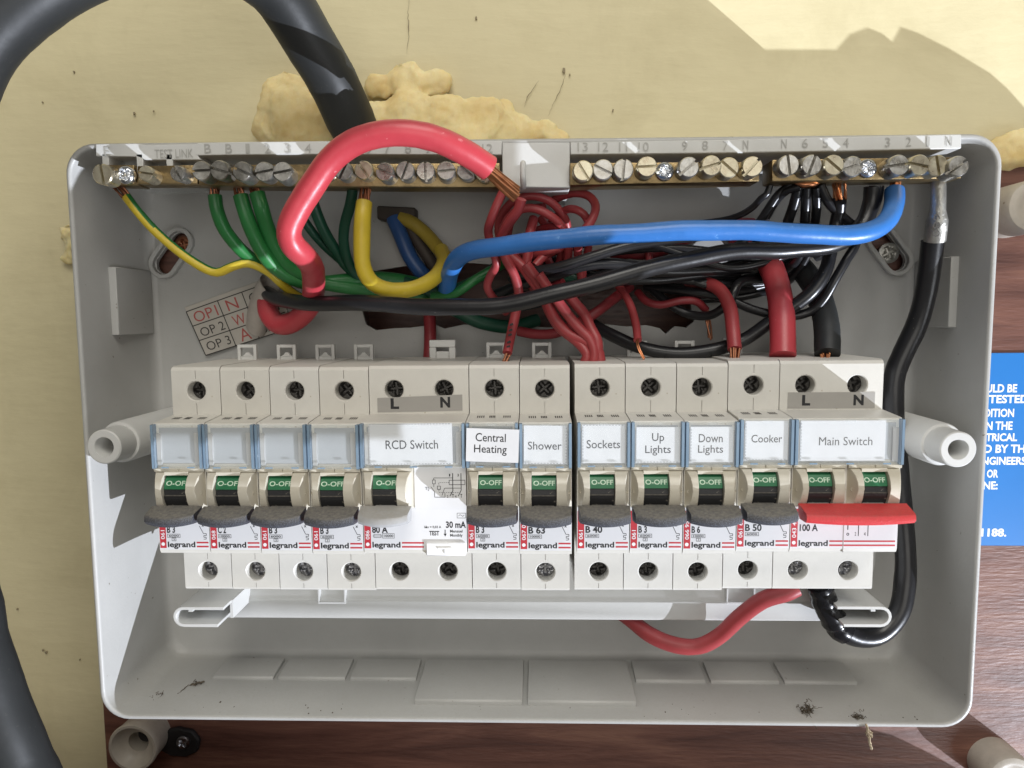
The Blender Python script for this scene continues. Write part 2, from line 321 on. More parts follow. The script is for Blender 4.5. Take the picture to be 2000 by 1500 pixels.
def cross_screw(mb, cx, d, cz, r, h, ang, mi=0, dome=0.5, depth=1.2, wid=0.2, eight=True, reach=0.72):
    """pan-head screw facing out of the wall with a sunken cross"""
    nr, na = 11, 48; vs, fs = [], []
    for j in range(nr+1):
        rr = r*j/nr
        for k in range(na):
            a = 2*math.pi*k/na; u, v = rr*math.cos(a-ang), rr*math.sin(a-ang)
            hh = h*(1-dome*(j/nr)**2.4)
            cr = min(abs(u), abs(v))
            ins = max(0, 1-max(0, cr/(wid*r)-0.6)*2.0)*max(0, min(1, (reach-j/nr)*7))
            if eight:
                p, q = (u+v)*0.7071, (u-v)*0.7071; c8 = min(abs(p), abs(q))
                ins = max(ins, 0.45*max(0, 1-max(0, c8/(wid*0.4*r)-0.6)*2)*max(0, min(1, (reach*0.8-j/nr)*8)))
            vs.append((cx+rr*math.cos(a), d+hh-depth*ins, cz+rr*math.sin(a)))
    for j in range(nr):
        for k in range(na): fs.append((j*na+k, j*na+(k+1) % na, (j+1)*na+(k+1) % na, (j+1)*na+k))
    b = len(vs); vs += [(cx+r*math.cos(2*math.pi*k/na), d-0.4, cz+r*math.sin(2*math.pi*k/na)) for k in range(na)]
    for k in range(na): fs.append((nr*na+k, nr*na+(k+1) % na, b+(k+1) % na, b+k))
    mb.add(vs, fs, mi)
def rrect(x0, x1, z0, z1, r, n=8):
    out = []
    for cx, cz, a0 in ((x1-r, z1-r, 0), (x0+r, z1-r, 90), (x0+r, z0+r, 180), (x1-r, z0+r, 270)):
        for k in range(n+1):
            a = math.radians(a0+90*k/n); out.append((cx+r*math.cos(a), cz+r*math.sin(a)))
    return out

# ================================================================== SETTING
WALL_D = -7.0
mb = MB(); nx, nz = 90, 70
for j in range(nz+1):
    for i in range(nx+1):
        x, z = -420+840*i/nx, -340+700*j/nz
        h = 0.9*noise.noise(Vector((x*0.012, 3, z*0.012)))+0.35*noise.noise(Vector((x*0.05, 7, z*0.09)))
        mb.v.append((x, WALL_D+h*0.7-0.6, z))
for j in range(nz):
    for i in range(nx):
        if -100 < -420+840*i/nx < 90 and 20 < -340+700*j/nz < 92: continue      # cable entry chased into the wall behind the board
        mb.f.append((j*(nx+1)+i, j*(nx+1)+i+1, (j+1)*(nx+1)+i+1, (j+1)*(nx+1)+i)); mb.m.append(0)
wall = structure(mb.build('wall', M['wall'], smooth=180))
def wallmark(name, pts, wd, m, jit=0.5, d=None):
    """a hair crack in the paint, following photo points on the wall"""
    mb = MB(); P = spline([at(p[0], p[1], WALL_D) for p in pts], 1.2); n = len(P); L_, R_ = [], []
    for i, p in enumerate(P):
        t = Vector(P[min(i+1, n-1)])-Vector(P[max(i-1, 0)]); k = Vector((-t.z, 0, t.x)).normalized()
        ww = wd*(0.35+0.65*random.random())*math.sin(math.pi*(i+0.6)/(n+0.2)); o = (random.random()-0.5)*jit
        L_.append((p[0]+k.x*(o+ww), WALL_D+0.32, p[2]+k.z*(o+ww))); R_.append((p[0]+k.x*(o-ww), WALL_D+0.32, p[2]+k.z*(o-ww)))
    for i in range(n-1): mb.quad(L_[i], L_[i+1], R_[i+1], R_[i])
    return mb.build(name, m, wall)
wallmark('crack', [(801, -10), (797, 30), (799, 60), (795, 105)], 0.22, M['crack'])
wallmark('crack', [(1053, 157), (1040, 175), (1028, 195), (1024, 210)], 0.22, M['crack'])
wallmark('crack', [(1105, 145), (1092, 180), (1080, 205), (1070, 228)], 0.2, M['crack'])
for (x, y, s) in ((1101, 138, 1.0), (1113, 146, 0.6), (930, 36, 0.7), (262, 222, 0.7), (83, 200, 0.6), (144, 140, 0.5), (300, 217, 0.5), (1197, 215, 0.5), (430, 470, 0.3), (90, 1275, 0.7), (84, 1270, 0.5), (156, 1288, 0.5), (34, 1190, 0.5)):
    mb = MB(); c = at(x, y, WALL_D+0.1); o = []
    for k in range(9):
        a = 2*math.pi*k/9; r = s*(0.5+0.8*random.random()); o.append((c[0]+r*0.7*math.cos(a), c[2]+r*math.sin(a)))
    mb.prism_d(o, WALL_D-0.2, WALL_D+0.35); mb.build('paint_chip', M['crack'], wall)

mb = MB(); bo = [(at(207, 1460, -5)[0], -330), (420, -330), (420, at(1950, 324, -5)[2]), (at(207, 1460, -5)[0], at(1950, 324, -5)[2])]; bi = [(-76, 46), (78, 46), (78, 88), (-76, 88)]
for k in range(4):
    a, b, c, e = bo[k], bo[(k+1) % 4], bi[(k+1) % 4], bi[k]
    mb.quad((a[0], -5, a[1]), (b[0], -5, b[1]), (c[0], -5, c[1]), (e[0], -5, e[1]))
    mb.quad((a[0], -5, a[1]), (b[0], -5, b[1]), (b[0], -8.5, b[1]), (a[0], -8.5, a[1])); mb.quad((e[0], -5, e[1]), (c[0], -5, c[1]), (c[0], -40, c[1]), (e[0], -40, e[1]))
mb.quad(*[(x, -40, z) for x, z in bi])
mb.v = [tuple(v) for v in mb.v]
board = mb.build('backing_board', M['wood'])
tag(board, 'reddish brown varnished wooden board behind the grey enclosure', 'board')

# ================================================================== ENCLOSURE
XL, XR, ZB, ZT, RIM = -166.2, 168.6, -98.6, 120.6, 46.0
enc = thing('enclosure', 'open grey plastic consumer unit enclosure holding the row of switches', 'enclosure', (0, -1, ZB))
loops = []
def lp(inset, d, r):
    # the top edge falls very slightly to the right, as the moulding does in the photo
    return [(x, d, z-(0.0062*x if z > 0 else 0.0)) for x, z in rrect(XL+inset, XR-inset, ZB+inset, ZT-inset, r)]
seq = [lp(2.6, -4.9, 7), lp(1.2, 20, 9), lp(0.0, RIM-0.9, 11), lp(0.35, RIM-0.2, 10.8), lp(0.9, RIM, 10.4), lp(1.5, RIM, 9.9), lp(1.9, RIM-0.3, 9.6), lp(2.1, RIM-1, 9.4),
       lp(3.0, 20, 8.5), lp(4.0, 4.5, 8), lp(4.6, 2.0, 7.5), lp(5.8, 0.5, 7), lp(7.6, 0.0, 7)]
n = len(seq[0]); vs = [p for l in seq for p in l]; fs = []
for j in range(len(seq)-1):
    for k in range(n): fs.append((j*n+k, j*n+(k+1) % n, (j+1)*n+(k+1) % n, (j+1)*n+k))
# back panel with the ragged cable entry and two keyhole slots
hole = [at(x, y, 0) for x, y in ((705, 600), (712, 560), (738, 528), (800, 518), (900, 512), (1010, 520), (1120, 515), (1230, 520), (1330, 530), (1352, 560), (1350, 600), (1356, 628), (1340, 640), (1318, 637), (1300, 652), (1288, 641), (1262, 635), (1225, 638), (1180, 633), (1080, 640), (980, 636), (905, 634), (868, 642), (850, 634), (800, 640), (770, 641), (735, 645), (715, 634))]
def slot_outline(cx, cz, ang, L_, r, n=8):
    o = []
    for s in (1, -1):
        for k in range(n+1):
            a = ang+(-math.pi/2+math.pi*k/n if s > 0 else math.pi/2+math.pi*k/n)
            o.append((cx+s*L_*math.cos(ang)+r*math.cos(a), cz+s*L_*math.sin(ang)+r*math.sin(a)))
    return o
sL = at(338, 495, 0); sR = at(1733, 488, 0)
slots = [(sL[0], sL[2], math.radians(52), 6.0), (sR[0], sR[2], math.radians(128), 6.0)]
bm = bmesh.new()
bv = [bm.verts.new(B(p)) for p in vs]
for f in fs: bm.faces.new([bv[i] for i in f])
edges = []
inner = bv[-n:]
for k in range(n): edges.append(bm.edges.get((inner[k], inner[(k+1) % n])) or bm.edges.new((inner[k], inner[(k+1) % n])))
def add_hole(pts, depth):
    top = [bm.verts.new(B((p[0], 0.0, p[2]))) for p in pts]; bot = [bm.verts.new(B((p[0], -depth, p[2]))) for p in pts]; m = len(pts)
    for k in range(m): bm.faces.new((top[k], top[(k+1) % m], bot[(k+1) % m], bot[k]))
    return [bm.edges.get((top[k], top[(k+1) % m])) for k in range(m)]
edges += add_hole(hole, 2.2)
for cx, cz, a, L_ in slots: edges += add_hole([(x, 0, z) for x, z in slot_outline(cx, cz, a, L_, 4.0)], 2.2)
bmesh.ops.triangle_fill(bm, edges=edges, use_beauty=True)
bmesh.ops.recalc_face_normals(bm, faces=bm.faces)
me = bpy.data.meshes.new('tray'); bm.to_mesh(me); bm.free(); me.materials.append(M['shell'])
me.polygons.foreach_set('use_smooth', [True]*len(me.polygons)); me.set_sharp_from_angle(angle=math.radians(50))
link('tray', me, enc)
# keyhole bosses with their fixing screws
for i, (cx, cz, a, L_) in enumerate(slots):
    mb = MB(); o1 = slot_outline(cx, cz, a, L_, 6.2); o2 = slot_outline(cx, cz, a, L_, 4.4); m = len(o1)
    mb.add([(x, 0.05, z) for x, z in o1]+[(x, 2.6, z) for x, z in o1]+[(x, 2.6, z) for x, z in o2]+[(x, 0.05, z) for x, z in o2],
           [(j*m+k, j*m+(k+1) % m, (j+1)*m+(k+1) % m, (j+1)*m+k) for j in range(3) for k in range(m)])
    mb.build('keyhole_boss', M['shell'], enc, bevel=0.3)
    mb = MB()
    if i: q = at(1737, 494, 2); cross_screw(mb, q[0], 1.0, q[2], 4.2, 1.5, 0.5, depth=1.4)
    else: q = at(357, 478, 2); cross_screw(mb, q[0], 0.6, q[2], 3.6, 1.2, 0.2, depth=1.2)
    s_ = mb.build('fixing_screw', M['tin'] if i else M['copperdull'], smooth=40)
    tag(s_, 'cross-head screw in the right keyhole slot of the enclosure' if i else 'dark cross-head screw in the left keyhole slot of the enclosure', 'screw')
# side tabs
for (x0, y0, x1, y1, side) in ((233, 520, 290, 655, -1), (1838, 500, 1790, 640, 1)):
    a, b = at(x0, y0, 30), at(x0, y1, 30)
    xw = XL+2.2 if side < 0 else XR-2.2
    mb = MB(); mb.box(min(xw, xw-side*3.4), max(xw, xw-side*3.4), 1.5, 27.5, b[2], a[2]); mb.build('side_rib', M['shell'], enc, bevel=0.25)
# knock-out panels on the floor of the tray
px = [450, 570, 702, 832, 1028, 1225, 1362, 1497, 1640]
for i in range(8):
    x0, x1 = at(px[i], 1290, 0)[0]+1.1, at(px[i+1], 1290, 0)[0]-1.1
    deep = 37 if i in (3, 4) else 20
    mb = MB(); zf = ZB+3.1
    mb.prism_x([(5.5, zf-1), (5.5, zf+2.4), (deep-0.6, zf+1.3), (deep, zf+0.6), (deep, zf-1)], x0, x1)
    mb.build('knockout_panel', M['shell'], enc, bevel=0.15)
px = [(560, 690), (800, 985), (1010, 1210), (1230, 1330), (1345, 1500), (1520, 1640)]
for a, b in px:                              # the same on the roof, half hidden behind the bars
    x0, x1 = at(a, 400, 6)[0], at(b, 400, 6)[0]; zc = ZT-3.4
    mb = MB(); mb.box(x0, x1, 5, 24, zc-1.3, zc+1.0); mb.build('knockout_panel', M['shell'], enc, bevel=0.15)
# cover posts
for tip, base in (((203, 873), -1), ((1872, 878), 1)):
    c = at(tip[0], tip[1], 53)
    mb = MB(); mb.lathe(c[0], c[2], [(8.4, 0.2), (8.0, 42), (7.6, 42.8), (6.7, 43), (6.4, 52.6), (6.0, 53), (3.7, 53), (3.4, 52.5), (3.2, 40), (0.4, 40)], 40, caps=False)
    p_ = mb.build('cover_post', M['carrier'], enc, smooth=35)
    mb = MB(); mb.lathe(c[0], c[2], [(1.9, 40.2), (1.9, 43), (1.2, 43), (1.1, 40.6)], 20, caps=False); mb.build('threaded_insert', M['brass'], p_, smooth=35)
# rail carrier below the switches
mb = MB(); L0, L1, L2 = at(440, 1170, 30), at(440, 1207, 30), at(1592, 1205, 30)
cz0, cz1 = L1[2]+0.2, L0[2]
mb.prism_x([(8, cz0+6), (8, -36), (24, -40), (29.2, cz1), (30.2, cz1-0.5), (30.2, cz0), (28.8, cz0-0.1), (28.6, cz0+6)], -123, 122)
mb.build('rail_carrier', M['carrier'], enc, bevel=0.25)
o = rrect(-147, 147, -62, -22, 16)
mb = MB(); m = len(o); o2 = rrect(-145.4, 145.4, -60.4, -23.6, 14.6)
mb.add([(x, 0.2, z) for x, z in o]+[(x, 11, z) for x, z in o]+[(x, 11, z) for x, z in o2]+[(x, 0.2, z) for x, z in o2],
       [(j*m+k, j*m+(k+1) % m, (j+1)*m+(k+1) % m, (j+1)*m+k) for j in range(3) for k in range(m)])
mb.build('carrier_frame', M['carrier'], enc, smooth=35)
for x in (650, 1445):                        # clip windows in the carrier
    a = at(x, 1166, 29); mb = MB()
    mb.box(a[0]-5.6, a[0]+5.6, 24.5, 30.6, a[2]-2.2, a[2]-1.6); mb.box(a[0]-5.6, a[0]-5.0, 24.5, 30.5, a[2]-1.6, a[2]+4); mb.box(a[0]+5.0, a[0]+5.6, 24.5, 30.5, a[2]-1.6, a[2]+4)
    mb.box(a[0]-5, a[0]+5, 24, 26.2, a[2]-1.6, a[2]+3, 1)
    mb.build('carrier_clip', [M['carrier'], M['graytag']], enc)
mb = MB(); mb.box(-140, 140, 4, 11.5, -17.5, 17.5); mb.build('din_rail', M['zinc'], enc, bevel=0.4)
# latch prongs
for s, tx in ((-1, (338, 440)), (1, (1742, 1632))):
    a, b = at(tx[0], 1203, 52), at(tx[1], 1203, 52); zc = a[2]-0.4; H = 3.9; wth = abs(b[0]-a[0])
    def prof(t):
        o = []; i_ = []
        for k in range(9):
            an = math.pi/2+math.pi*k/8; o.append((H+H*math.cos(an), H*math.sin(an))); i_.append((H+(H-t)*math.cos(an), (H-t)*math.sin(an)))
        return [(wth-0.5, H)]+o+[(wth-3, -H)]+[(wth-3, -H+t)]+i_[::-1]+[(wth-0.5, H-t)]
    q = [(a[0]-s*u, zc+v) for u, v in prof(1.15)]
    mb = MB(); mb.prism_d(q, 18, 52); lt = mb.build('latch_prong', M['carrier'], enc, bevel=0.12)
    mb = MB(); bx = sorted((a[0]-s*(wth-1.2), a[0]-s*(wth-0.1))); mb.box(bx[0], bx[1], 18, 45, zc-H+0.6, zc+H-0.2)
    bx = sorted((a[0]-s*5.6, a[0]-s*7.2)); mb.box(bx[0], bx[1], 20, 51.2, zc+H-2.2, zc+H-1.0); mb.build('latch_web', M['carrier'], lt)

# busbar carrier with embossed numbering
def zline(px_, py_, d): return at(px_, py_, d)[2]
def strip(name, pts_top, pts_bot, d0, d1, m=None):
    """bar whose front outline is given by photo points (top edge then bottom edge) at depth d1"""
    o = [at(x, y, d1) for x, y in pts_top]+[at(x, y, d1) for x, y in pts_bot[::-1]]
    mb = MB(); mb.prism_d([(p[0], p[2]) for p in o][::-1], d0, d1); return mb.build(name, m or M['carrier'], enc, bevel=0.3)
s1 = strip('numbered_strip', [(187, 281), (265, 280), (285, 283), (385, 281), (386, 279), (480, 277), (620, 276), (980, 275)],
      [(187, 305), (268, 306), (284, 312), (392, 312), (385, 303), (480, 302), (620, 301), (980, 302)], 8, 46.6)
s2 = strip('numbered_strip', [(1114, 277), (1400, 273), (1640, 267), (1878, 262)], [(1114, 302), (1400, 299), (1640, 295), (1878, 290)], 8, 46.6)
s3 = strip('centre_block', [(981, 278), (1113, 278)], [(981, 365), (1113, 367)], 6, 46.2)
mb = MB(); c = at(1022, 342, 50); mb.tube([(c[0], 47, c[2]-3.5), (c[0], 53, c[2]-3.0), (c[0], 54.3, c[2]-1.0), (c[0], 54, c[2]+3.0), (c[0], 52.2, c[2]+3.6)], 1.05, 10); mb.build('hook_pin', M['carrier'], s3, smooth=50)
mb = MB()
for s, x, wd in (('E', 210, 9), ('B', 406, 12), ('B', 447, 12), ('1', 484, 7), ('2', 523, 11), ('3', 563, 11), ('4', 602, 12), ('5', 680, 11), ('6', 718, 12), ('7', 757, 11), ('8', 797, 12), ('9', 836, 11), ('12', 952, 20)):
    y = 296 if s == 'E' else 290; a, b = at(x-wd/2, y+9, 46.6), at(x+wd/2, y-9, 46.6); add_text(mb, s, a[0], b[0], a[2], b[2], 46.86)
a, b = at(303, 309, 46.6), at(377, 291, 46.6); add_text(mb, 'TEST LINK', a[0], b[0], a[2], b[2], 46.86)
M['emboss'] = mat('relief_shade_grey', (0.40, 0.395, 0.37), 0.45)  # darker than the strip: relief shade of the raised letters put into the colour
mb.build('embossed_lettering', M['emboss'], s1)
mb = MB()
for s, x, y, wd in (('13', 1138, 287, 20), ('12', 1178, 287, 20), ('11', 1217, 287, 16), ('10', 1257, 287, 20), ('9', 1337, 285, 11), ('8', 1377, 284, 12), ('7', 1417, 284, 11), ('N', 1456, 283, 11), ('N', 1531, 281, 11), ('6', 1572, 280, 12), ('5', 1612, 279, 11), ('4', 1652, 279, 12), ('3', 1733, 278, 11), ('2', 1774, 277, 11), ('1', 1812, 276, 7), ('N', 1853, 276, 12)):
    a, b = at(x-wd/2, y+9, 46.6), at(x+wd/2, y-9, 46.6); add_text(mb, s, a[0], b[0], a[2], b[2], 46.86)
mb.build('embossed_lettering', M['emboss'], s2)
for x in (205, 272, 330):
    a, b = at(x-5, 345, 47), at(x+5, 300, 47); mb = MB(); mb.box(a[0], b[0], 36, 46.6, a[2], b[2]); mb.build('strip_rib', M['carrier'], enc, bevel=0.2)
mb = MB(); a, b = at(275, 367, 38), at(395, 352, 38); mb.box(a[0], b[0], 30, 40, a[2]-1.0, b[2]); mb.build('link_saddle', M['clear'], enc, bevel=0.3)

# ------------------------------------------------------------------ terminal bars
def bar(name, label, x0, x1, ytop, ybot, d0, d1, screws, fixings, tilt=0.0):
    a, b = at(x0, ytop[0], d1), at(x1, ytop[1], d1); c, e = at(x0, ybot[0], d1), at(x1, ybot[1], d1)
    t = thing(name, label, 'terminal bar', ((a[0]+b[0])/2, d0, c[2]))
    mb = MB(); mb.prism_d([(c[0], c[2]), (e[0], e[2]), (b[0], b[2]), (a[0], a[2])], d0, d1); mb.build('bar', M['brass'], t, bevel=0.35, seg=2)
    for s in screws:
        x, y, ang, out = s[:4]; m_ = s[4] if len(s) > 4 else 'brassscrew'; rp = s[5] if len(s) > 5 else 19.5
        h = out+2.2; p = at(x, y, d1+h); r = px2mm(rp, d1+h)
        mb = MB(); ax = (random.uniform(-.05, .05), 1, random.uniform(-.05, .05)); base = (p[0]-ax[0]*h, d1-0.2, p[2]-ax[2]*h)
        slotted_screw(mb, base, ax, r, h+0.2, ang); mb.build('screw', M[('steelscrew' if (m_ == 'brassscrew' and int(x) % 5 in (1, 3)) else m_)], t, smooth=35)
    for x, y, ang in fixings:
        p = at(x, y, d1+3); mb = MB(); cross_screw(mb, p[0], d1+0.4, p[2], 3.2, 2.6, ang, depth=1.5, dome=0.6); mb.build('fixing_screw', M['zinc'], t, smooth=50)
    return t
B1, B0 = 48.4, 37.6
bar('earth_terminal_bar', 'brass earth bar with E terminal and test link, far left end', 186, 262, (322, 322), (357, 360), B0, B1, [(199, 340, -0.9, 4.5, 'brassscrew', 20)], [(240, 340, 0.5)])
bar('earth_terminal_bar', 'short brass test link bar under the raised TEST LINK lettering', 268, 386, (324, 322), (359, 359), B0+1, B1-0.6, [(284, 338, -2.2, 4.6, 'brassscrew', 15), (346, 338, -1.3, 4.6, 'brassscrew', 15)], [])
A1 = [(393, 333, -2.4), (428, 332, 1.1), (472, 334, 1.2), (515, 335, 0.6), (551, 335, 0.6)]
A2 = [(670, 333, -0.3), (710, 332, -1.4), (751, 335, 1.2), (791, 333, -0.4), (831, 334, -0.8), (871, 333, 0.7), (910, 333, 1.5), (945, 336, -1.0)]
bar('earth_terminal_bar', 'long brass earth bar with tarnished screws carrying the green wires', 388, 976, (322, 318), (362, 366), B0, B1,
    [(x, y, a, 5.0, 'oldscrew', 19) for x, y, a in A1]+[(x, y, a, 4.6, 'brassscrew' if i % 3 else 'oldscrew', 18) for i, (x, y, a) in enumerate(A2)], [(638, 335, 0.4)])
bar('neutral_terminal_bar', 'brass neutral bar numbered 13 to 7 with empty terminals', 1113, 1483, (318, 316), (362, 354), B0, B1,
    [(1139, 333, -1.35, 4.2), (1178, 331, 1.25, 4.2), (1218, 330, -0.7, 4.4), (1264, 325, 0.75, 5.5), (1346, 326, 0.1, 5.0), (1390, 323, 0.5, 5.2), (1424, 327, 1.5, 4.0), (1470, 325, -0.05, 5.6)], [(1300, 333, 0.4)])
bar('neutral_terminal_bar', 'brass neutral bar at right carrying blue tail and black wires', 1508, 1878, (312, 306), (354, 348), B0, B1,
    [(1541, 322, -0.95, 4.8), (1586, 322, -0.45, 5.4), (1629, 322, 1.5, 5.2), (1666, 325, 0.5, 4.2), (1756, 322, 0.65, 5.2), (1797, 322, 1.0, 5.0), (1832, 323, -1.0, 4.0), (1873, 324, 0.15, 6.0)], [(1699, 327, 0.5)])

# ================================================================== SWITCHGEAR
MW = 17.7
ZS, ZN, ZNb, ZSb = 41.3, 23.0, -22.6, -41.4        # shoulder top, nose top, nose bottom, shoulder bottom
DU, DN, DL = 58.3, 72.0, 56.1
HU, HL = 32.4, -34.2                                # screw hole heights
def plate_hole(mb, x0, x1, z0, z1, d, cx, cz, r, depth, n=28):
    """face with a round well: square to circle fan plus the well wall"""
    def edge(a):
        u, v = math.cos(a), math.sin(a)
        t = min(((x1-cx)/u if u > 1e-9 else (x0-cx)/u if u < -1e-9 else 1e9), ((z1-cz)/v if v > 1e-9 else (z0-cz)/v if v < -1e-9 else 1e9))
        return (cx+u*t, d, cz+v*t)
    angs = sorted(set([2*math.pi*k/n for k in range(n)]+[math.atan2(z-cz, x-cx) % (2*math.pi) for x in (x0, x1) for z in (z0, z1)]))
    m = len(angs)
    ri = [(cx+r*math.cos(a), d-0.35, cz+r*math.sin(a)) for a in angs]; ro = [(cx+(r+0.35)*math.cos(a), d, cz+(r+0.35)*math.sin(a)) for a in angs]
    bo = [(cx+r*math.cos(a), d-depth, cz+r*math.sin(a)) for a in angs]
    vs = [edge(a) for a in angs]+ro+ri+bo
    mb.add(vs, [(j*m+k, j*m+(k+1) % m, (j+1)*m+(k+1) % m, (j+1)*m+k) for j in range(3) for k in range(m)])
def body_mesh(nmod, seam):
    W = nmod*MW; g = 0.14; x0, x1 = g, W-g; mb = MB()
    prof = [(10, ZS-1), (10.5, ZS), (DU-2.2, ZS), (DU-0.7, ZS-0.5), (DU, ZS-1.6), ('U',), (DU, ZN+0.9), (DN-1.2, ZN), (DN-0.3, ZN-0.2), (DN, ZN-0.8),
            (DN, ZNb+1.6), (DN-0.5, ZNb+0.4), (DN-1.5, ZNb), (DL, ZNb+0.6), ('L',), (DL, ZSb+1), (DL-0.4, ZSb+0.3), (DL-1, ZSb), (10, ZSb)]
    pts = [p for p in prof if len(p) == 2]; m = len(pts); hide = set(); k = 0
    for p in prof:
        if len(p) == 1: hide.add(k-1)
        else: k += 1
    vs = [(x0, d, z) for d, z in pts]+[(x1, d, z) for d, z in pts]
    mb.add(vs, [tuple(range(m-1, -1, -1)), tuple(range(m, 2*m))]+[(i, (i+1) % m, m+(i+1) % m, m+i) for i in range(m) if i not in hide])
    for d, za, zb, hc in ((DU, ZN+0.9, ZS-1.6, HU), (DL, ZSb+1, ZNb+0.6, HL)):
        for q in range(nmod):
            a, b = (x0 if q == 0 else q*MW), (x1 if q == nmod-1 else (q+1)*MW); c = (q+0.5)*MW
            r = 3.35; h0, h1 = hc-4.4, hc+4.4
            plate_hole(mb, a, b, h0, h1, d, c, hc, r, 7.0)
            for lo, hi in ((za, h0), (h1, zb)):
                if hi-lo < 0.05: continue
                if seam:
                    sg = 0.10
                    for u, v in ((a, c-sg), (c+sg, b)): mb.quad((u, d, lo), (v, d, lo), (v, d, hi), (u, d, hi))
                    mb.quad((c-sg, d, lo), (c-sg, d, hi), (c-sg, d-0.6, hi), (c-sg, d-0.6, lo)); mb.quad((c+sg, d, lo), (c+sg, d, hi), (c+sg, d-0.6, hi), (c+sg, d-0.6, lo)); mb.quad((c-sg, d-0.6, lo), (c+sg, d-0.6, lo), (c+sg, d-0.6, hi), (c-sg, d-0.6, hi))
                else: mb.quad((a, d, lo), (b, d, lo), (b, d, hi), (a, d, hi))
    return mb.mesh('body', M['beige'], smooth=25, fix=False)
# normals: build with doubles merged so that they can be made consistent
def fixed(me):
    bm = bmesh.new(); bm.from_mesh(me); bmesh.ops.recalc_face_normals(bm, faces=bm.faces); bm.to_mesh(me); bm.free(); return me
BODY = {(1, True): fixed(body_mesh(1, True)), (2, False): fixed(body_mesh(2, False))}

BZ0, BZ1 = -6.4, 6.6
def cheek(mb, xa, xb, side):
    """one curved cheek beside the lever window: flank leans outwards"""
    prof = [(71.5, BZ1), (73.6, BZ1-0.5), (75.4, BZ1-2.0), (76.5, BZ1-4.2), (76.9, BZ1-6.3), (75.9, -3.2), (74.2, BZ0+0.1), (71.5, BZ0)]
    m = len(prof); vs = []
    for d, z in prof:
        f = (d-71.5)/5.4; lean = 1.9*f
        a, b = (xa+lean, xb) if side < 0 else (xa, xb-lean)
        vs += [(a, d, z), (b, d, z)]
    mb.add(vs, [tuple(2*i for i in range(m)), tuple(2*i+1 for i in range(m))]+[(2*i, 2*((i+1) % m), 2*((i+1) % m)+1, 2*i+1) for i in range(m)])
def bezel_mesh(w0=4.1, w1=12.4, W=MW):
    mb = MB(); cheek(mb, 0.25, w0, -1); cheek(mb, w1, W-0.25, 1)
    mb.box(w0, w1, 71.5, 74.2, BZ1-1.2, BZ1)
    mb.box(0.25, W*0.5-0.08, 71.5, 73.4, BZ1-0.1, BZ1+1.0); mb.box(W*0.5+0.08, W-0.25, 71.5, 73.4, BZ1-0.1, BZ1+1.0)
    return mb.mesh('bezel', M['bezel'], smooth=30, bevel=0.12)
def dimple_mesh(x, lean):
    mb = MB(); mb.lathe(0, 0, [(0.62, 0), (0.5, 0.12), (0.36, -0.25), (0.05, -0.3)], 16, caps=False)
    R_ = Matrix.Rotation(lean, 3, 'Z')
    mb.v = [tuple(R_ @ Vector(v)+Vector((x, 74.3, -0.4))) for v in mb.v]
    return mb.mesh('dimple', M['bezel'], smooth=40)
def barrel_mesh(w0=4.25, w1=12.25):
    R0, cd_, cz_ = 7.6, 67.6, -0.6; mb = MB()
    angs = [math.radians(a) for a in (80, 64, 50, 40, 30, 20, 11, 9.5, 4, -4, -6, -14, -24, -36, -52, -70)]
    rs = [R0, R0, R0, R0, R0, R0, R0, R0-0.3, R0-0.35, R0-0.3, R0+0.15, R0+0.1, R0, R0, R0, R0]
    ring = [(cd_+r*math.cos(a), cz_+r*math.sin(a)) for r, a in zip(rs, angs)]; n = len(ring)
    for i in range(n-1):
        green = angs[i] > math.radians(12)
        mb.quad((w0, *ring[i]), (w1, *ring[i]), (w1, *ring[i+1]), (w0, *ring[i+1]), 1 if green else 0)
    mb.add([(w0, *p) for p in ring]+[(w0, 60, -7), (w0, 60, 7)], [tuple(range(n+2))]); mb.add([(w1, *p) for p in ring]+[(w1, 60, -7), (w1, 60, 7)], [tuple(range(n+2))])
    return mb.mesh('rotor', [M['black_plastic'], M['green_flag']], smooth=20, fix=False), (R0, cd_, cz_)
ROTOR, (RR, RD, RZ) = barrel_mesh()
fixed(ROTOR)
def flag_mesh(w0, w1):
    mb = MB(); a0 = math.radians(26.5); s = RR*math.radians(10)
    def fr(X, Z, d):
        a = a0+(Z/(RR)); return (X, RD+(RR+0.06)*math.cos(a), RZ+(RR+0.06)*math.sin(a))
    add_text(mb, 'O-OFF', w0, w1, -0.85, 0.85, 0, bold=0.02, frame=fr)
    return mb.mesh('off_lettering', M['flagtext'])
def lever_mesh(x0, x1, m, back=75.6, arc=1.7, end=81.6, tz=0.0, n=14, taper=0.9):
    """paddle lever: flat back edge, bowed front edge, dusty top, thick rounded front"""
    mb = MB(); top, bot = [], []
    W = x1-x0; cs = []
    for k in range(n+1):
        t = k/n; x = x0+taper*0.5+(W-taper)*t; e = 1-(2*t-1)**2
        cs.append((x, end+arc*e, e))
    vs = []; fs = []
    for k, (x, df, e) in enumerate(cs):
        xb = x0+W*k/n
        sl = -0.27
        zt = lambda d: -4.7+tz+(d-back)*sl
        ring = [(xb, back, -4.7+tz), (x, df-0.5, zt(df-0.5)), (x, df, zt(df)-0.5), (x, df+0.15, zt(df)-1.9-0.25*e), (x, df-0.7, zt(df)-2.9-0.35*e), (xb, 77, -9.4+tz), (xb, back, -7.6+tz)]
        vs += ring
    r = 7
    for k in range(n):
        for j in range(r): fs.append((k*r+j, (k+1)*r+j, (k+1)*r+(j+1) % r, k*r+(j+1) % r))
    fs.append(tuple(range(r))); fs.append(tuple(n*r+j for j in range(r-1, -1, -1)))
    mb.add(vs, fs)
    return mb.mesh('lever', m, smooth=38, bevel=0.0)
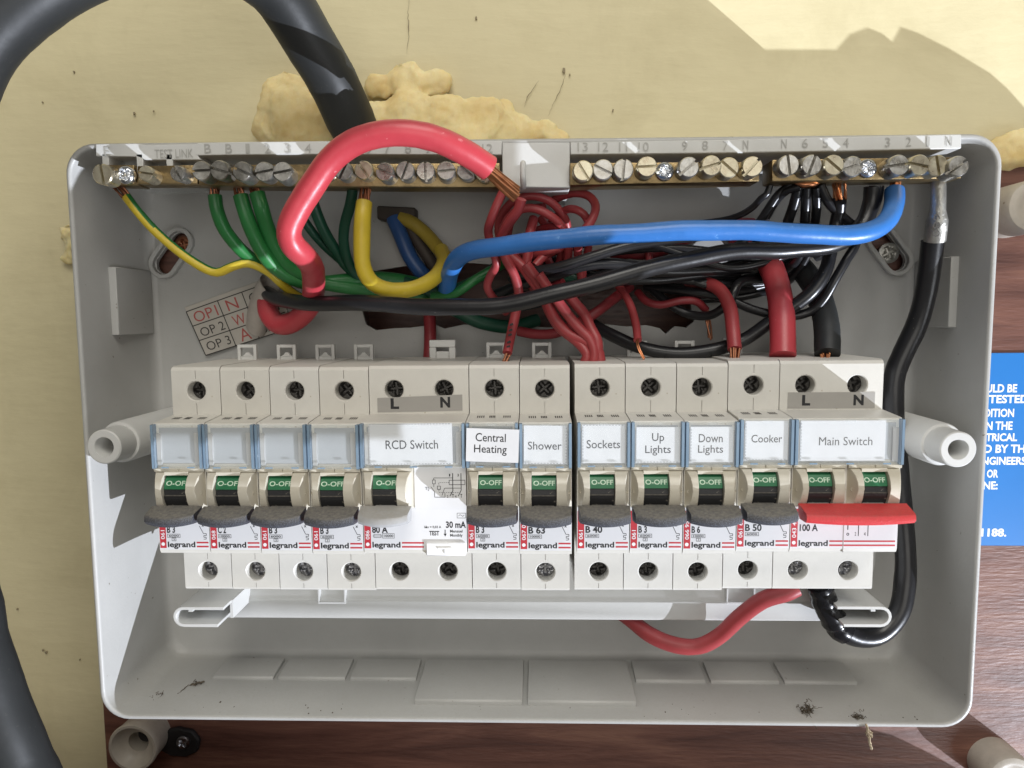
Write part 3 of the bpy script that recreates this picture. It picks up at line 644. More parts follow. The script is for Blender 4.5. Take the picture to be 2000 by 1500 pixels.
LEVER = lever_mesh(0.25, 17.35, M['lever']); STUB = MB(); STUB.box(4.7, 11.8, 69, 76.2, -7.4, -4.9); STUBM = STUB.mesh('lever_stub', M['lever'], bevel=0.3)
LEVERG = lever_mesh(0.25, 17.35, M['greylever']); STUBG = STUB.mesh('lever_stub', M['greylever'], bevel=0.3)
BEZ = bezel_mesh()
DIMP = [dimple_mesh(1.35, 0.34), dimple_mesh(MW-1.35, -0.34)]
SCREWM = []
for i in range(6):
    mb = MB(); cross_screw(mb, 0, 0, 0, 3.25, 1.0, random.uniform(-0.6, 0.8), depth=1.5, dome=0.25, wid=0.24, eight=(i % 2 == 0), reach=0.9); SCREWM.append((mb.mesh('terminal_screw', M['screwdark'], smooth=50), mb.mesh('terminal_screw', M['screwlight'], smooth=50)))
def clip_mesh():
    mb = MB(); w2 = 3.9
    mb.box(-w2, -w2+1.3, 18, 20, 41, 47.4); mb.box(w2-1.3, w2, 18, 20, 41, 47.4); mb.box(-w2+1.3, w2-1.3, 18, 20, 46.1, 47.4); mb.box(-w2+1.3, w2-1.3, 18, 19.6, 41, 42.6)
    mb.prism_d([(-2.3, 42.6), (2.3, 42.6), (1.2, 43.3), (0.5, 44.2), (-0.5, 44.2), (-1.2, 43.3)], 18, 19.7)
    return mb.mesh('rail_clip', M['carrier'], bevel=0.12)
CLIP = clip_mesh()
def cover_mesh(W):
    mb = MB(); z0, z1 = 7.7, 22.7; a, b = 0.18, W-0.18
    mb.box(a+1.05, b-1.05, 73.5, 74.1, z0+0.9, z1-0.8, 0)
    mb.box(a, a+1.05, 72.05, 74.3, z0, z1, 1); mb.box(b-1.05, b, 72.05, 74.3, z0, z1, 1)
    mb.box(a+1.05, b-1.05, 72.05, 74.2, z1-0.8, z1-0.05, 0); mb.box(a+1.05, b-1.05, 72.05, 74.2, z0+0.05, z0+0.9, 0)
    nn = 2 if W < 20 else 3
    for k in range(nn):
        c = W*(k+0.5)/nn+0.3; mb.box(c-1.3, c+1.3, 74.2, 74.45, z0+0.15, z0+0.75, 1)
    mb.box(W/2-1.7, W/2+1.7, 74.2, 74.4, z1-0.9, z1-0.1, 0)
    return mb.mesh('label_cover', [M['clear'], M['blueclear']], bevel=0.1)
COVER = {1: cover_mesh(MW), 2: cover_mesh(2*MW)}
def holder_mesh(W):
    mb = MB(); mb.box(2.1, W-2.1, 72.02, 72.25, 9.2, 21.4)
    mb.box(1.4, 3.0, 72.02, 72.9, 8.8, 19.6, 1); mb.box(W-3.4, W-1.4, 72.02, 72.9, 8.8, 19.8, 1)
    return mb.mesh('label_holder', [M['hold'], M['hold2']], bevel=0.1)
M['hold'] = mat('label_holder_grey', (0.36, 0.375, 0.385), 0.5, 0.05, 90); M['hold2'] = mat('label_holder_edge', (0.40, 0.39, 0.37), 0.5)
HOLDER = {1: holder_mesh(MW), 2: holder_mesh(2*MW)}
def marks_common(mb, code, cur, kA, three, W=MW, red_to=None, curx=None):
    # material slots: 0 ink, 1 red, 2 white
    d = 72.04
    mb.quad((0.35, d, -20.4), (2.55, d, -20.4), (2.55, d, -7.5), (0.35, d, -7.5), 1)
    mb.add([(1.4+0.62*math.cos(k*math.pi/8), d+0.03, -19.0+0.62*math.sin(k*math.pi/8)) for k in range(16)], [tuple(range(16))], 2)
    L_ = 1.05*len(code); add_text(mb, code, 0.75, 2.1, -17.3, -17.3+L_, d+0.03, rot=math.pi/2, mi=2, bold=0.012)
    if cur: a, b = curx or (2.95, 2.95+0.95*len(cur)); add_text(mb, cur, a, b, -15.1, -12.7, d, bold=0.03)
    if kA:
        frame_rect(mb, 3.0, 7.5, -16.75, -15.45, d); add_text(mb, kA, 3.5, 7.0, -16.45, -15.75, d, bold=0.02)
        if three: frame_rect(mb, 4.5, 6.0, -17.95, -16.8, d); add_text(mb, '3', 5.0, 5.5, -17.7, -17.05, d)
    add_text(mb, 'legrand', 3.0, 12.6, -20.75, -18.15, d, bold=0.028)
    xe = red_to or W-0.5
    for z0, z1 in ((-18.75, -18.2), (-20.15, -19.6)): mb.quad((13.1, d, z0), (xe, d, z0), (xe, d, z1), (13.1, d, z1), 1)
def frame_rect(mb, x0, x1, z0, z1, d, t=0.13):
    for a, b, c, e in ((x0, x1, z0, z0+t), (x0, x1, z1-t, z1), (x0, x0+t, z0+t, z1-t), (x1-t, x1, z0+t, z1-t)): mb.quad((a, d, c), (b, d, c), (b, d, e), (a, d, e))
def stroke(mb, p, q, d, t=0.16, mi=0):
    v = Vector((q[0]-p[0], q[1]-p[1])).normalized()*t*0.5; k = (-v.y, v.x)
    mb.quad((p[0]+k[0], d, p[1]+k[1]), (q[0]+k[0], d, q[1]+k[1]), (q[0]-k[0], d, q[1]-k[1]), (p[0]-k[0], d, p[1]-k[1]), mi)
def poly(mb, pts, d, t=0.16, dash=None):
    for p, q in zip(pts, pts[1:]):
        if dash:
            n = max(1, int(math.hypot(q[0]-p[0], q[1]-p[1])/dash))
            for k in range(n):
                f = lambda s: (p[0]+(q[0]-p[0])*s, p[1]+(q[1]-p[1])*s); stroke(mb, f(k/n), f((k+0.6)/n), d, t)
        else: stroke(mb, p, q, d, t)
def symbol(mb):
    d = 72.04
    poly(mb, [(14.3, -12.6), (15.6, -15.3)], d, 0.2); poly(mb, [(15.6, -15.3), (16.6, -15.3), (16.6, -16.0), (15.7, -16.0), (15.7, -16.6), (16.5, -16.6), (16.5, -17.2), (15.6, -17.3)], d, 0.18)
    poly(mb, [(15.2, -12.2), (15.8, -12.9)], d, 0.2); poly(mb, [(15.8, -12.2), (15.2, -12.9)], d, 0.2)
def paper(dev, W, txt, x0, x1, z0, z1, tx, d=72.95, rot=0.0, dash='', bold=0.006, m='ink'):
    """card slip with its printed word; txt: list of (word, x0, x1, z0, z1)"""
    cx, cz = (x0+x1)/2, (z0+z1)/2; c, s = math.cos(rot), math.sin(rot)
    R_ = lambda x, z: (cx+(x-cx)*c-(z-cz)*s, cz+(x-cx)*s+(z-cz)*c)
    mb = MB(); mb.prism_d([R_(x0, z0), R_(x1, z0), R_(x1, z1), R_(x0, z1)], d, d+0.18); p = mb.build('label_card', M['paper'], None); p.parent = dev
    mb = MB()
    for word, a, b, e, f in tx: add_text(mb, word, a, b, e, f, d+0.21, bold=bold, frame=lambda X, Z, dd: (R_(X, Z)[0], dd, R_(X, Z)[1]))
    fr = lambda pts: [R_(*q) for q in pts]; i = 0.25
    if 't' in dash: poly(mb, fr([(x0+i, z1-i), (x1-i, z1-i)]), d+0.21, 0.12, 1.0)
    if 'b' in dash: poly(mb, fr([(x0+i, z0+i), (x1-i, z0+i)]), d+0.21, 0.12, 1.0)
    if 'l' in dash: poly(mb, fr([(x0+i, z0+i), (x0+i, z1-i)]), d+0.21, 0.12, 1.0)
    if 'r' in dash: poly(mb, fr([(x1-i, z0+i), (x1-i, z1-i)]), d+0.21, 0.12, 1.0)
    q = mb.build('printing', M[m], None); q.parent = p
def kid(name, me, par): return link(name, me, par, local=True)
FACE = {}
for nm in (1, 2):
    mb = MB(); mb.box(0.2, nm*MW-0.2, 71.6, 72.01, -20.95, BZ0+0.05); FACE[nm] = mb.mesh('marking_face', M['marking'])
def device(name, label, cat, x, nmod, dz, seed):
    t = thing(name, label, cat, (x, 0, dz), None); W = nmod*MW
    kid('body', BODY[(nmod, nmod == 1)], t)
    for q in range(nmod):
        for hz, dd, lit in ((HU, DU, 0), (HL, DL, 1)):
            o = kid('terminal_screw', SCREWM[(seed*3+q*2+lit) % 6][lit if seed < 4 or (lit and seed in (5, 7)) else 0], t); o.location = B(((q+0.5)*MW, dd-5.2, hz))  # some lower screws get brighter steel, their sunlit look put into the material
    kid('marking_face', FACE[nmod], t); kid('label_holder', HOLDER[nmod], t); kid('label_cover', COVER[nmod], t)
    return t
def lever_unit(t, dx=0.0, off=(4.75, 11.9), lever=LEVER, stub=STUBM, dims=True):
    b = kid('bezel', BEZ, t); b.location.x = dx*S
    if dims:
        for m_ in DIMP: k = kid('dimple', m_, b)
    r = kid('rotor', ROTOR, t); r.location.x = dx*S
    k = kid('off_lettering', flag_mesh(*off), r)
    if lever:
        l = kid('lever', lever, t); l.location.x = dx*S; kid('lever_stub', stub, l)

X0 = -124.6
def mx(k): return X0+MW*k+(1.5 if k >= 8 else 0)
def mcb(k, label, code, cur, kA, three, dz, slip=None, off=(4.75, 11.9), clipx=None, curx=None):
    t = device('circuit_breaker', label, 'circuit breaker', mx(k), 1, dz, k)
    t['group'] = 'circuit breakers in the row'
    lever_unit(t, off=off)
    mb = MB(); marks_common(mb, code, cur, kA, three, curx=curx); symbol(mb); kid('marking', mb.mesh('marking', [M['ink'], M['redprint'], M['white']], fix=False), t)
    mb = MB()                                   # worn print on the ledge above the label
    for a, b in ((3.2, 6.0), (7.4, 9.6), (12.2, 15.0)):
        dA, zA = 64.5, ZN+0.9-(64.5-DU)*0.9/(DN-1.2-DU)+0.05
        for i in range(4):
            u = a+(b-a)*i/4; mb.quad((u, 62.6, ZN+0.64), (u+0.4, 62.6, ZN+0.64), (u+0.5, 66, ZN+0.40), (u+0.1, 66, ZN+0.40))
    kid('worn_print', mb.mesh('worn_print', M['softink'], fix=False), t)
    c = kid('rail_clip', CLIP, t); c.location.x = (clipx if clipx is not None else 8.85)*S
    if slip: paper(t, MW, *slip[0], **slip[1])
    return t
D4 = -0.3
mcb(0, 'circuit breaker with empty label window, leftmost of the row', '061', 'B 3', '6000', True, D4, off=(4.9, 12.6), clipx=12.0)
mcb(1, 'circuit breaker marked C 2 with empty label window', '068', 'C 2', '10000', True, D4-0.1, off=(4.75, 12.9), clipx=10.5)
mcb(2, 'circuit breaker with empty label window, third from the left end', '061', 'B 3', '6000', True, D4-0.2, off=(4.75, 12.4), clipx=8.7)
mcb(3, 'circuit breaker with empty label window, directly left of the RCD switch', '061', 'B 3', '6000', True, D4-0.3, off=(4.5, 12.4), clipx=6.8)
mcb(6, 'circuit breaker with tilted card reading Central Heating outside its cover', '061', 'B 3', '6000', True, -0.2, clipx=7.5,
    slip=(('', 0.35, 17.75, 9.8, 20.9, [('Central', 3.4, 13.4, 16.6, 19.4), ('Heating', 3.0, 13.8, 12.0, 15.5)]), dict(d=74.55, rot=-0.035)))
mcb(7, 'circuit breaker with card reading Shower', '067 0', 'B 63', '10000', False, -0.4, clipx=8.2,
    slip=(('', 1.7, 15.9, 9.0, 21.9, [('Shower', 3.0, 14.2, 13.8, 16.5)]), dict(rot=-0.01, dash='br')), curx=(2.95, 8.6))
mcb(8, 'circuit breaker with card reading Sockets, just right of the black gap', '061', 'B 40', '6000', False, -0.1,
    slip=(('', 1.8, 16.0, 9.0, 21.9, [('Sockets', 3.2, 14.3, 13.9, 16.7)]), dict(dash='tl')), curx=(2.95, 8.6), clipx=9.9)
mcb(9, 'circuit breaker with card reading Up Lights', '061', 'B 3', '6000', True, -0.05, clipx=9.4,
    slip=(('', 1.9, 16.3, 9.0, 20.9, [('Up', 7.0, 11.0, 15.4, 18.9), ('Lights', 4.8, 13.2, 11.4, 14.8)]), dict(dash='b')))
mcb(10, 'circuit breaker with card reading Down Lights', '066 95', 'B 6', '10000', True, -0.1, clipx=10.6,
    slip=(('', 1.9, 15.9, 9.2, 21.0, [('Down', 4.6, 12.4, 15.8, 18.6), ('Lights', 4.4, 12.6, 11.5, 14.9)]), dict(dash='l', m='softink')))
mcb(11, 'circuit breaker with card reading Cooker, next to the main switch', '061 65', 'B 50', '6000', False, 0.6, clipx=12.0,
    slip=(('', 2.0, 15.9, 9.2, 22.2, [('Cooker', 4.0, 14.0, 15.0, 17.6)]), dict(dash='bl', m='softink')), curx=(2.95, 8.4), off=(4.5, 11.9))
# RCD
t = device('residual_current_device', 'double width RCD switch with grey lever, test button and wiring diagram', 'safety switch', mx(4), 2, -0.25, 20)
lever_unit(t, off=(5.4, 12.9), lever=LEVERG, stub=STUBG, dims=False)
mb = MB(); mb.box(MW+0.2, 2*MW-0.2, 71.6, 72.3, BZ0, 7.7); mb.build('diagram_panel', M['marking'], None).parent = t
mb = MB(); marks_common(mb, '086', '80 A', None, False, 2*MW, red_to=20.6, curx=(3.0, 8.4)); d = 72.04
frame_rect(mb, 6.5, 10.6, -16.9, -15.2, d); add_text(mb, '10000', 7.0, 10.2, -16.5, -15.6, d, bold=0.02)
frame_rect(mb, 3.5, 6.1, -16.7, -15.5, d); poly(mb, [(3.2, -16.1), (6.5, -16.1)], d, 0.14)
d2 = 72.04
add_text(mb, '30 mA', 28.2, 35.0, -13.3, -11.0, d2, bold=0.03); add_text(mb, 'I\u0394n = 0,03 A', 20.9, 26.6, -13.5, -12.5, d2, bold=0.02)
add_text(mb, 'TEST', 22.5, 25.9, -15.9, -14.3, d2, bold=0.03); add_text(mb, 'Mensuel', 29.6, 33.8, -14.9, -13.9, d2, bold=0.02); add_text(mb, 'Monthly', 29.6, 33.8, -16.6, -15.3, d2, bold=0.02)
poly(mb, [(27.9, -13.9), (27.9, -15.6)], d2, 0.3); mb.add([(27.4, d2, -15.3), (28.4, d2, -15.3), (27.9, d2, -16.3)], [(0, 1, 2)])
frame_rect(mb, 32.0, 35.0, -9.9, -8.1, d2); poly(mb, [(32.5, -9.2), (33.0, -8.7), (33.5, -8.9), (33.9, -9.3), (34.5, -8.8)], d2, 0.14)
d3 = 72.34
add_text(mb, '1', 29.6, 30.0, 4.5, 5.4, d3, bold=0.03); add_text(mb, '3', 32.4, 32.9, 4.5, 5.4, d3, bold=0.03)
poly(mb, [(30.8, 5.6), (30.8, -0.4), (29.8, -2.2)], d3, 0.26); poly(mb, [(33.6, 5.6), (33.6, -0.2), (32.6, -2.2)], d3, 0.26)
poly(mb, [(30.8, 4.0), (24.4, 4.0), (24.4, 3.3)], d3, 0.17); frame_rect(mb, 23.9, 25.0, 1.9, 3.4, d3, 0.18); poly(mb, [(24.4, 1.9), (24.4, 0.9)], d3, 0.17)
poly(mb, [(23.4, 1.0), (24.6, -0.7), (24.6, -2.6), (28.1, -2.6), (28.1, -1.2)], d3, 0.17)
frame_rect(mb, 29.5, 35.0, 1.6, 3.3, d3, 0.18); frame_rect(mb, 25.5, 26.7, 0.0, 1.3, d3, 0.18)
poly(mb, [(29.5, 2.4), (26.1, 2.4), (26.1, 1.3)], d3, 0.15, 0.6); poly(mb, [(26.1, 0), (26.1, -1.0), (33.0, -1.0)], d3, 0.15, 0.7)
poly(mb, [(33.6, 0.5), (28.0, 0.5), (27.1, -2.0)], d3, 0.17); add_text(mb, 'T[-', 21.4, 23.2, -0.4, 0.9, d3, bold=0.01)
add_text(mb, '2', 28.7, 29.2, -2.8, -1.9, d3); add_text(mb, 'T', 30.5, 31.1, -2.8, -1.5, d3, bold=0.03); add_text(mb, '4', 31.4, 32.0, -2.8, -1.9, d3); add_text(mb, 'T', 33.3, 33.9, -2.8, -1.5, d3, bold=0.03)
kid('marking', mb.mesh('marking', [M['ink'], M['redprint'], M['white']], fix=False), t)
mb = MB(); mb.box(21.4, 34.9, 71.5, 72.9, -22.7, -18.1); tb = mb.build('test_button', M['white'], None, bevel=0.35); tb.parent = t
mb = MB(); mb.box(25.4, 30.4, 72.85, 73.35, -20.3, -19.7); mb.box(27.6, 28.3, 72.85, 73.35, -21.9, -20.3); q = mb.build('raised_letter', M['white'], None, bevel=0.12); q.parent = tb
mb = MB(); mb.add([(2.9, DU+0.12, 24.4), (33.0, DU+0.12, 24.9), (33.0, DU+0.12, 30.6), (2.9, DU+0.12, 29.5)], [(0, 1, 2, 3)]); q = mb.build('terminal_tag', M['graytag'], None); q.parent = t
mb = MB(); add_text(mb, 'L', 7.6, 10.6, 25.6, 29.4, DU+0.17, bold=0.045); add_text(mb, 'N', 25.2, 28.7, 26.0, 29.8, DU+0.17, bold=0.045); u = mb.build('tag_lettering', M['ink'], None); u.parent = q
paper(t, 2*MW, '', 3.0, 31.0, 8.7, 22.6, [('RCD Switch', 8.6, 26.2, 14.0, 17.0)], dash='tbl', rot=0.008)
mb = MB(); w2 = 5.3
mb.box(-w2, w2, 18, 20, 45.6, 48.6); mb.box(-w2, -2.6, 18, 20, 41, 45.6); mb.box(2.6, w2, 18, 20, 41, 45.6); mb.box(-2.6, 2.6, 18, 20, 41, 44.0)
c = mb.build('rail_clip', M['carrier'], None, bevel=0.3); c.parent = t; c.location.x = 21.2*S
# main switch
t = device('main_switch', 'double width main isolator with wide red lever at the right end', 'switch', mx(12), 2, 0.6, 5)
lever_unit(t, off=(4.9, 11.6), lever=None); lever_unit(t, dx=MW, off=(4.9, 11.6), lever=None)
RL = lever_mesh(1.2, 35.9, M['redlever'], arc=0.9, end=82.3, n=22, taper=0.6); l = kid('lever', RL, t)
for q in range(2): k = kid('lever_stub', STUB.mesh('lever_stub', M['greylever'], bevel=0.3), l); k.location.x = q*MW*S
mb = MB(); marks_common(mb, '043 4', '100 A', None, False, 2*MW, red_to=34.6, curx=(3.2, 9.2)); d = 72.04
add_text(mb, 'o', 18.6, 19.5, -16.6, -15.6, d, bold=0.02); add_text(mb, '2', 21.3, 21.8, -16.6, -15.4, d); add_text(mb, '4', 24.3, 24.9, -16.6, -15.4, d); poly(mb, [(22.5, -16.7), (22.5, -12.5)], d, 0.25); poly(mb, [(25.6, -16.7), (25.6, -12.5)], d, 0.25); poly(mb, [(19.0, -14.6), (19.0, -13.0)], d, 0.3)
add_text(mb, '2', 8.3, 9.5, -26.0, -24.2, DL+0.05, bold=0.03); add_text(mb, '4', 25.9, 27.1, -26.0, -24.2, DL+0.05, bold=0.03)
kid('marking', mb.mesh('marking', [M['ink'], M['redprint'], M['white']], fix=False), t)
mb = MB(); mb.box(MW-0.25, MW+0.05, 71.7, 72.06, -22.3, BZ0); q = mb.build('joint_strip', M['graytag'], None); q.parent = t
mb = MB(); mb.prism_d([(2.9, 24.3), (32.6, 24.3), (32.6, 29.9), (2.9, 29.9)], DU+0.02, DU+0.14); q = mb.build('terminal_tag', M['graytag'], None); q.parent = t
mb = MB(); add_text(mb, 'L', 7.8, 10.6, 25.3, 29.0, DU+0.18, bold=0.045); add_text(mb, 'N', 25.3, 28.8, 25.3, 29.0, DU+0.18, bold=0.045); u = mb.build('tag_lettering', M['ink'], None); u.parent = q
paper(t, 2*MW, '', 2.2, 29.6, 8.9, 22.2, [('Main Switch', 8.2, 25.4, 14.0, 16.8)], dash='l', m='softink', bold=0.0)
mb = MB(); mb.box(-3.5, 3.5, 18, 20, 41, 47); c = mb.build('rail_clip', M['carrier'], None, bevel=0.3); c.parent = t; c.location.x = 16*S

# ================================================================== CABLES
def strands(parent, p0, p1, n, spread, r, m='copper', fan=0.3, twist=0.0, bend=0.0):
    """bare wires from p0 to p1 (photo points with depth)"""
    a, b = Vector(at(*p0)), Vector(at(*p1)); ax = (b-a).normalized(); U = ax.orthogonal().normalized(); W_ = ax.cross(U)
    for k in range(n):
        an = 2*math.pi*k/n+0.3; rr = spread*(0.35 if (k % 3 == 0 and n > 4) else 1.0); pts = []
        for j in range(6):
            t = j/5; q = an+twist*t; s = rr*(1-fan*t)
            pts.append(tuple(a+(b-a)*t*(1-0.04*(k % 3))+U*(s*math.cos(q))+W_*(s*math.sin(q)+bend*math.sin(math.pi*t))))
        mb = MB(); mb.tube(pts, r, 7); mb.build('copper_strand', M[m], parent, smooth=50)
def cable(name, label, cat, pts, wpx, m, group=None, n=16, stripe=None, r=None, step=2.2, wob=0.0, flat=1.0, dz=None):
    P = [at(*p[:3]) for p in pts]; dm = sum(p[1] for p in P)/len(P)
    rad = r if r else px2mm(wpx, dm)/2
    C_ = spline(P, step)
    if wob: C_ = [tuple(Vector(c)+Vector((noise.noise(Vector(c)*0.05), noise.noise(Vector(c)*0.05+Vector((9, 0, 0))), noise.noise(Vector(c)*0.05+Vector((0, 9, 0)))))*wob) for c in C_]
    t = thing(name, label, cat, P[-1], group)
    rr_ = [rad*(1+0.045*noise.noise(Vector(c)*0.11)+0.02*noise.noise(Vector(c)*0.4)) for c in C_]
    mb = MB(); mb.tube(C_, rr_, n, stripe=stripe, flat=flat); mb.build('insulation', M[m] if isinstance(m, str) else [M[q] for q in m], t, smooth=50)
    return t

# heavy black supply cable looping outside the enclosure
cable('supply_cable', 'thick matt black supply cable arching over the wall above the enclosure', 'cable',
      [(120, 1640, 74), (45, 1500, 74), (-8, 1360, 74), (-60, 1190, 74), (-130, 850, 74), (-150, 520, 76), (-105, 270, 78), (-42, 120, 80), (68, -2, 78), (230, -80, 70), (400, -95, 62), (500, -50, 52), (568, 25, 42), (625, 115, 32), (668, 195, 22), (700, 262, 8), (712, 285, -8)], 0, 'matteblack', n=28, r=9.6, step=4, wob=1.2)

# red tail with bare end
t = cable('red_tail', 'thick red cable looped over the earth bar with its copper end bare', 'cable',
      [(955, 330, 66), (915, 303, 70), (860, 275, 74), (800, 261, 76), (745, 261, 76), (690, 278, 75), (645, 312, 74), (608, 365, 73), (580, 415, 72), (566, 452, 71), (573, 478, 69), (596, 502, 63), (611, 526, 52), (613, 560, 38), (604, 598, 29), (578, 628, 23), (546, 634, 19), (525, 612, 16), (521, 585, 13)], 0, 'redpvc', n=24, r=4.15, step=1.6, wob=0.5)
for k in range(9):
    a, b = Vector(at(948+(k % 3-1)*3, 326+(k//3-1)*6, 66)), Vector(at(1009+(k % 3-1)*4, 383+(k//3-1)*7-(k % 3)*3, 63)); dd = Vector((0, (k % 3-1)*1.6, 0))
    mb = MB(); mb.tube([tuple(a+dd), tuple(a+(b-a)*0.5+dd*1.1+Vector((0, 0, (k % 2)*0.6-0.3))), tuple(b+dd*0.9)], 0.92, 8); mb.build('copper_strand', M['copper'], t, smooth=50)
# outer sheath that the red tail and long black cable come out of
mb = MB(); mb.tube(spline([at(500, 640, 1), at(505, 610, 6), at(515, 580, 12), at(528, 556, 16)], 1.5), 5.8, 14, caps=False, flat=0.7); mb.tube(spline([at(528, 556, 16), at(515, 580, 12), at(505, 610, 6)], 1.5), 5.2, 14, caps=False, flat=0.7)
tag(mb.build('cable_sheath', M['greysheath'], smooth=50), 'cut end of pale grey flat cable sheath beside the handwritten label', 'cable sheath')
mb = MB(); q = at(575, 618, 3); mb.add([at(535, 640, 2), at(560, 602, 3), at(585, 600, 3), at(590, 632, 2), at(560, 650, 2)], [(0, 1, 2, 3, 4)])

# long black cable from left to the neutral bar
t = cable('black_cable', 'long thick black cable crossing the whole enclosure under the blue one', 'cable',
      [(520, 572, 15), (545, 584, 24), (600, 592, 36), (700, 592, 44), (800, 597, 48), (900, 601, 51), (980, 596, 53), (1080, 574, 54), (1200, 544, 54), (1320, 512, 53), (1430, 492, 51), (1540, 487, 48), (1630, 478, 44), (1680, 445, 40), (1700, 400, 39), (1705, 364, 40)], 0, 'blackpvc', n=20, r=3.0, wob=0.5)
# blue
t = cable('blue_tail', 'thick bright blue cable running to the right neutral bar', 'cable',
      [(1747, 372, 41), (1748, 395, 44), (1738, 425, 49), (1710, 448, 53), (1660, 458, 56), (1580, 457, 58), (1480, 450, 60), (1380, 450, 61), (1280, 453, 61), (1180, 459, 60), (1080, 468, 58), (990, 478, 54), (930, 487, 49), (895, 503, 42), (880, 530, 33), (874, 562, 20), (868, 590, 4)], 0, 'bluepvc', n=22, r=3.35, wob=0.6)
strands(t, (1747, 374, 41), (1750, 350, 41), 6, 1.6, 0.6)
# yellow
t = cable('yellow_cable', 'bright yellow cable hanging in a U from the earth bar', 'cable',
      [(711, 395, 44), (707, 430, 46), (705, 475, 46), (708, 520, 45), (727, 553, 43), (765, 567, 40), (810, 562, 36), (850, 540, 30), (868, 512, 22), (862, 488, 14)], 0, 'yellowpvc', n=18, r=3.0, wob=0.5)
strands(t, (711, 397, 44), (716, 362, 43), 8, 1.9, 0.45, fan=0.1, twist=0.6, m='copperdull')
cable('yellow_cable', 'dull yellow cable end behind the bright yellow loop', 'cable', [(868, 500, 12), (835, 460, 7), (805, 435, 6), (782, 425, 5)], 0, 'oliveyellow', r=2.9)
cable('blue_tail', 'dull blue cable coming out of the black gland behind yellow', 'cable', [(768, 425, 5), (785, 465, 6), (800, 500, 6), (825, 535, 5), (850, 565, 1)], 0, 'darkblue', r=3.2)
cable('brown_cable', 'dark brown cable between the dull blue and yellow ones', 'cable', [(790, 428, 3), (812, 465, 4), (838, 505, 4), (860, 540, 2)], 0, 'tan', r=2.6)
mb = MB(); a, b = at(738, 436, 6), at(812, 406, 6); mb.prism_d([(a[0], a[2]+1.5), (b[0], a[2]-1), (b[0], b[2]), (a[0], b[2]+1)], 0.3, 7); tag(mb.build('cable_gland', M['tan'], bevel=0.5), 'black rectangular gland on the back above dull blue cable', 'gland')

# greens
GR = 'green earth wires'
def green(label, pts, m='greenpvc', r=2.55, st=8, bare=None):
    t = cable('earth_wire', label, 'wire', pts, 0, m, GR, r=r, n=14)
    if bare: strands(t, bare[0], bare[1], st, r*0.6, 0.42, 'copperdull', fan=0.1, twist=0.7)
green('green earth wire under the second B, leftmost green one', [(420, 382, 40), (424, 410, 40), (440, 450, 37), (475, 492, 32), (520, 525, 27), (580, 548, 22), (680, 560, 16), (760, 566, 12), (840, 575, 8)], bare=((420, 384, 40), (419, 360, 41)))
green('green earth wire below numeral 1, second green from the left', [(470, 382, 42), (478, 410, 42), (492, 450, 40), (515, 495, 36), (548, 530, 31), (600, 552, 26), (680, 548, 20), (760, 545, 14), (850, 562, 6)], r=2.85, bare=((470, 384, 42), (464, 359, 42)))
green('green earth wire with lit top, third green from the left', [(502, 378, 42), (510, 405, 42), (522, 445, 38), (542, 490, 34), (570, 525, 30), (620, 550, 25), (690, 562, 20), (780, 575, 14), (860, 580, 8)], r=2.85, bare=((502, 380, 42), (492, 356, 42)))
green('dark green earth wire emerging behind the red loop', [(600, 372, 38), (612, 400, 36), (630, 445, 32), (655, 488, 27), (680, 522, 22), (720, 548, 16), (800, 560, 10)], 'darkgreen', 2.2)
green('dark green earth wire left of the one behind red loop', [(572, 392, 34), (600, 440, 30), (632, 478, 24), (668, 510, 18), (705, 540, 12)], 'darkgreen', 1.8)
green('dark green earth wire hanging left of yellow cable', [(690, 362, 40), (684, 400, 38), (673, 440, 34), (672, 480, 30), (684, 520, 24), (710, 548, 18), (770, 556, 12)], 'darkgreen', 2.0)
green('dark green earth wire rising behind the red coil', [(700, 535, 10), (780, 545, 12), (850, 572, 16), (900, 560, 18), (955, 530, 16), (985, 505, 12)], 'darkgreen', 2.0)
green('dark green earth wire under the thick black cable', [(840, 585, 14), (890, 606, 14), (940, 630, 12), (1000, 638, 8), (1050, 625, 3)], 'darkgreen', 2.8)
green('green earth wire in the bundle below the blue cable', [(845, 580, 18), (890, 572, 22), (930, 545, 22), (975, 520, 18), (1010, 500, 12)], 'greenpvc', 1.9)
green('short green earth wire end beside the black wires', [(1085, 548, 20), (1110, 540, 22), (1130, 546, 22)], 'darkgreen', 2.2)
t = cable('earth_wire', 'thin green and yellow striped earth wire at far left', 'wire',
      [(247, 384, 40), (268, 412, 40), (300, 448, 38), (345, 488, 36), (392, 520, 34), (424, 532, 33), (455, 520, 33), (485, 514, 32), (520, 528, 30), (548, 552, 26), (575, 574, 20), (610, 590, 12)], 0, ['greenpvc', 'yellowpvc'], GR, r=1.75, n=16, stripe=0.05)
strands(t, (248, 385, 40), (226, 360, 41), 7, 1.4, 0.42, 'copperdull', fan=0.0, twist=0.8)

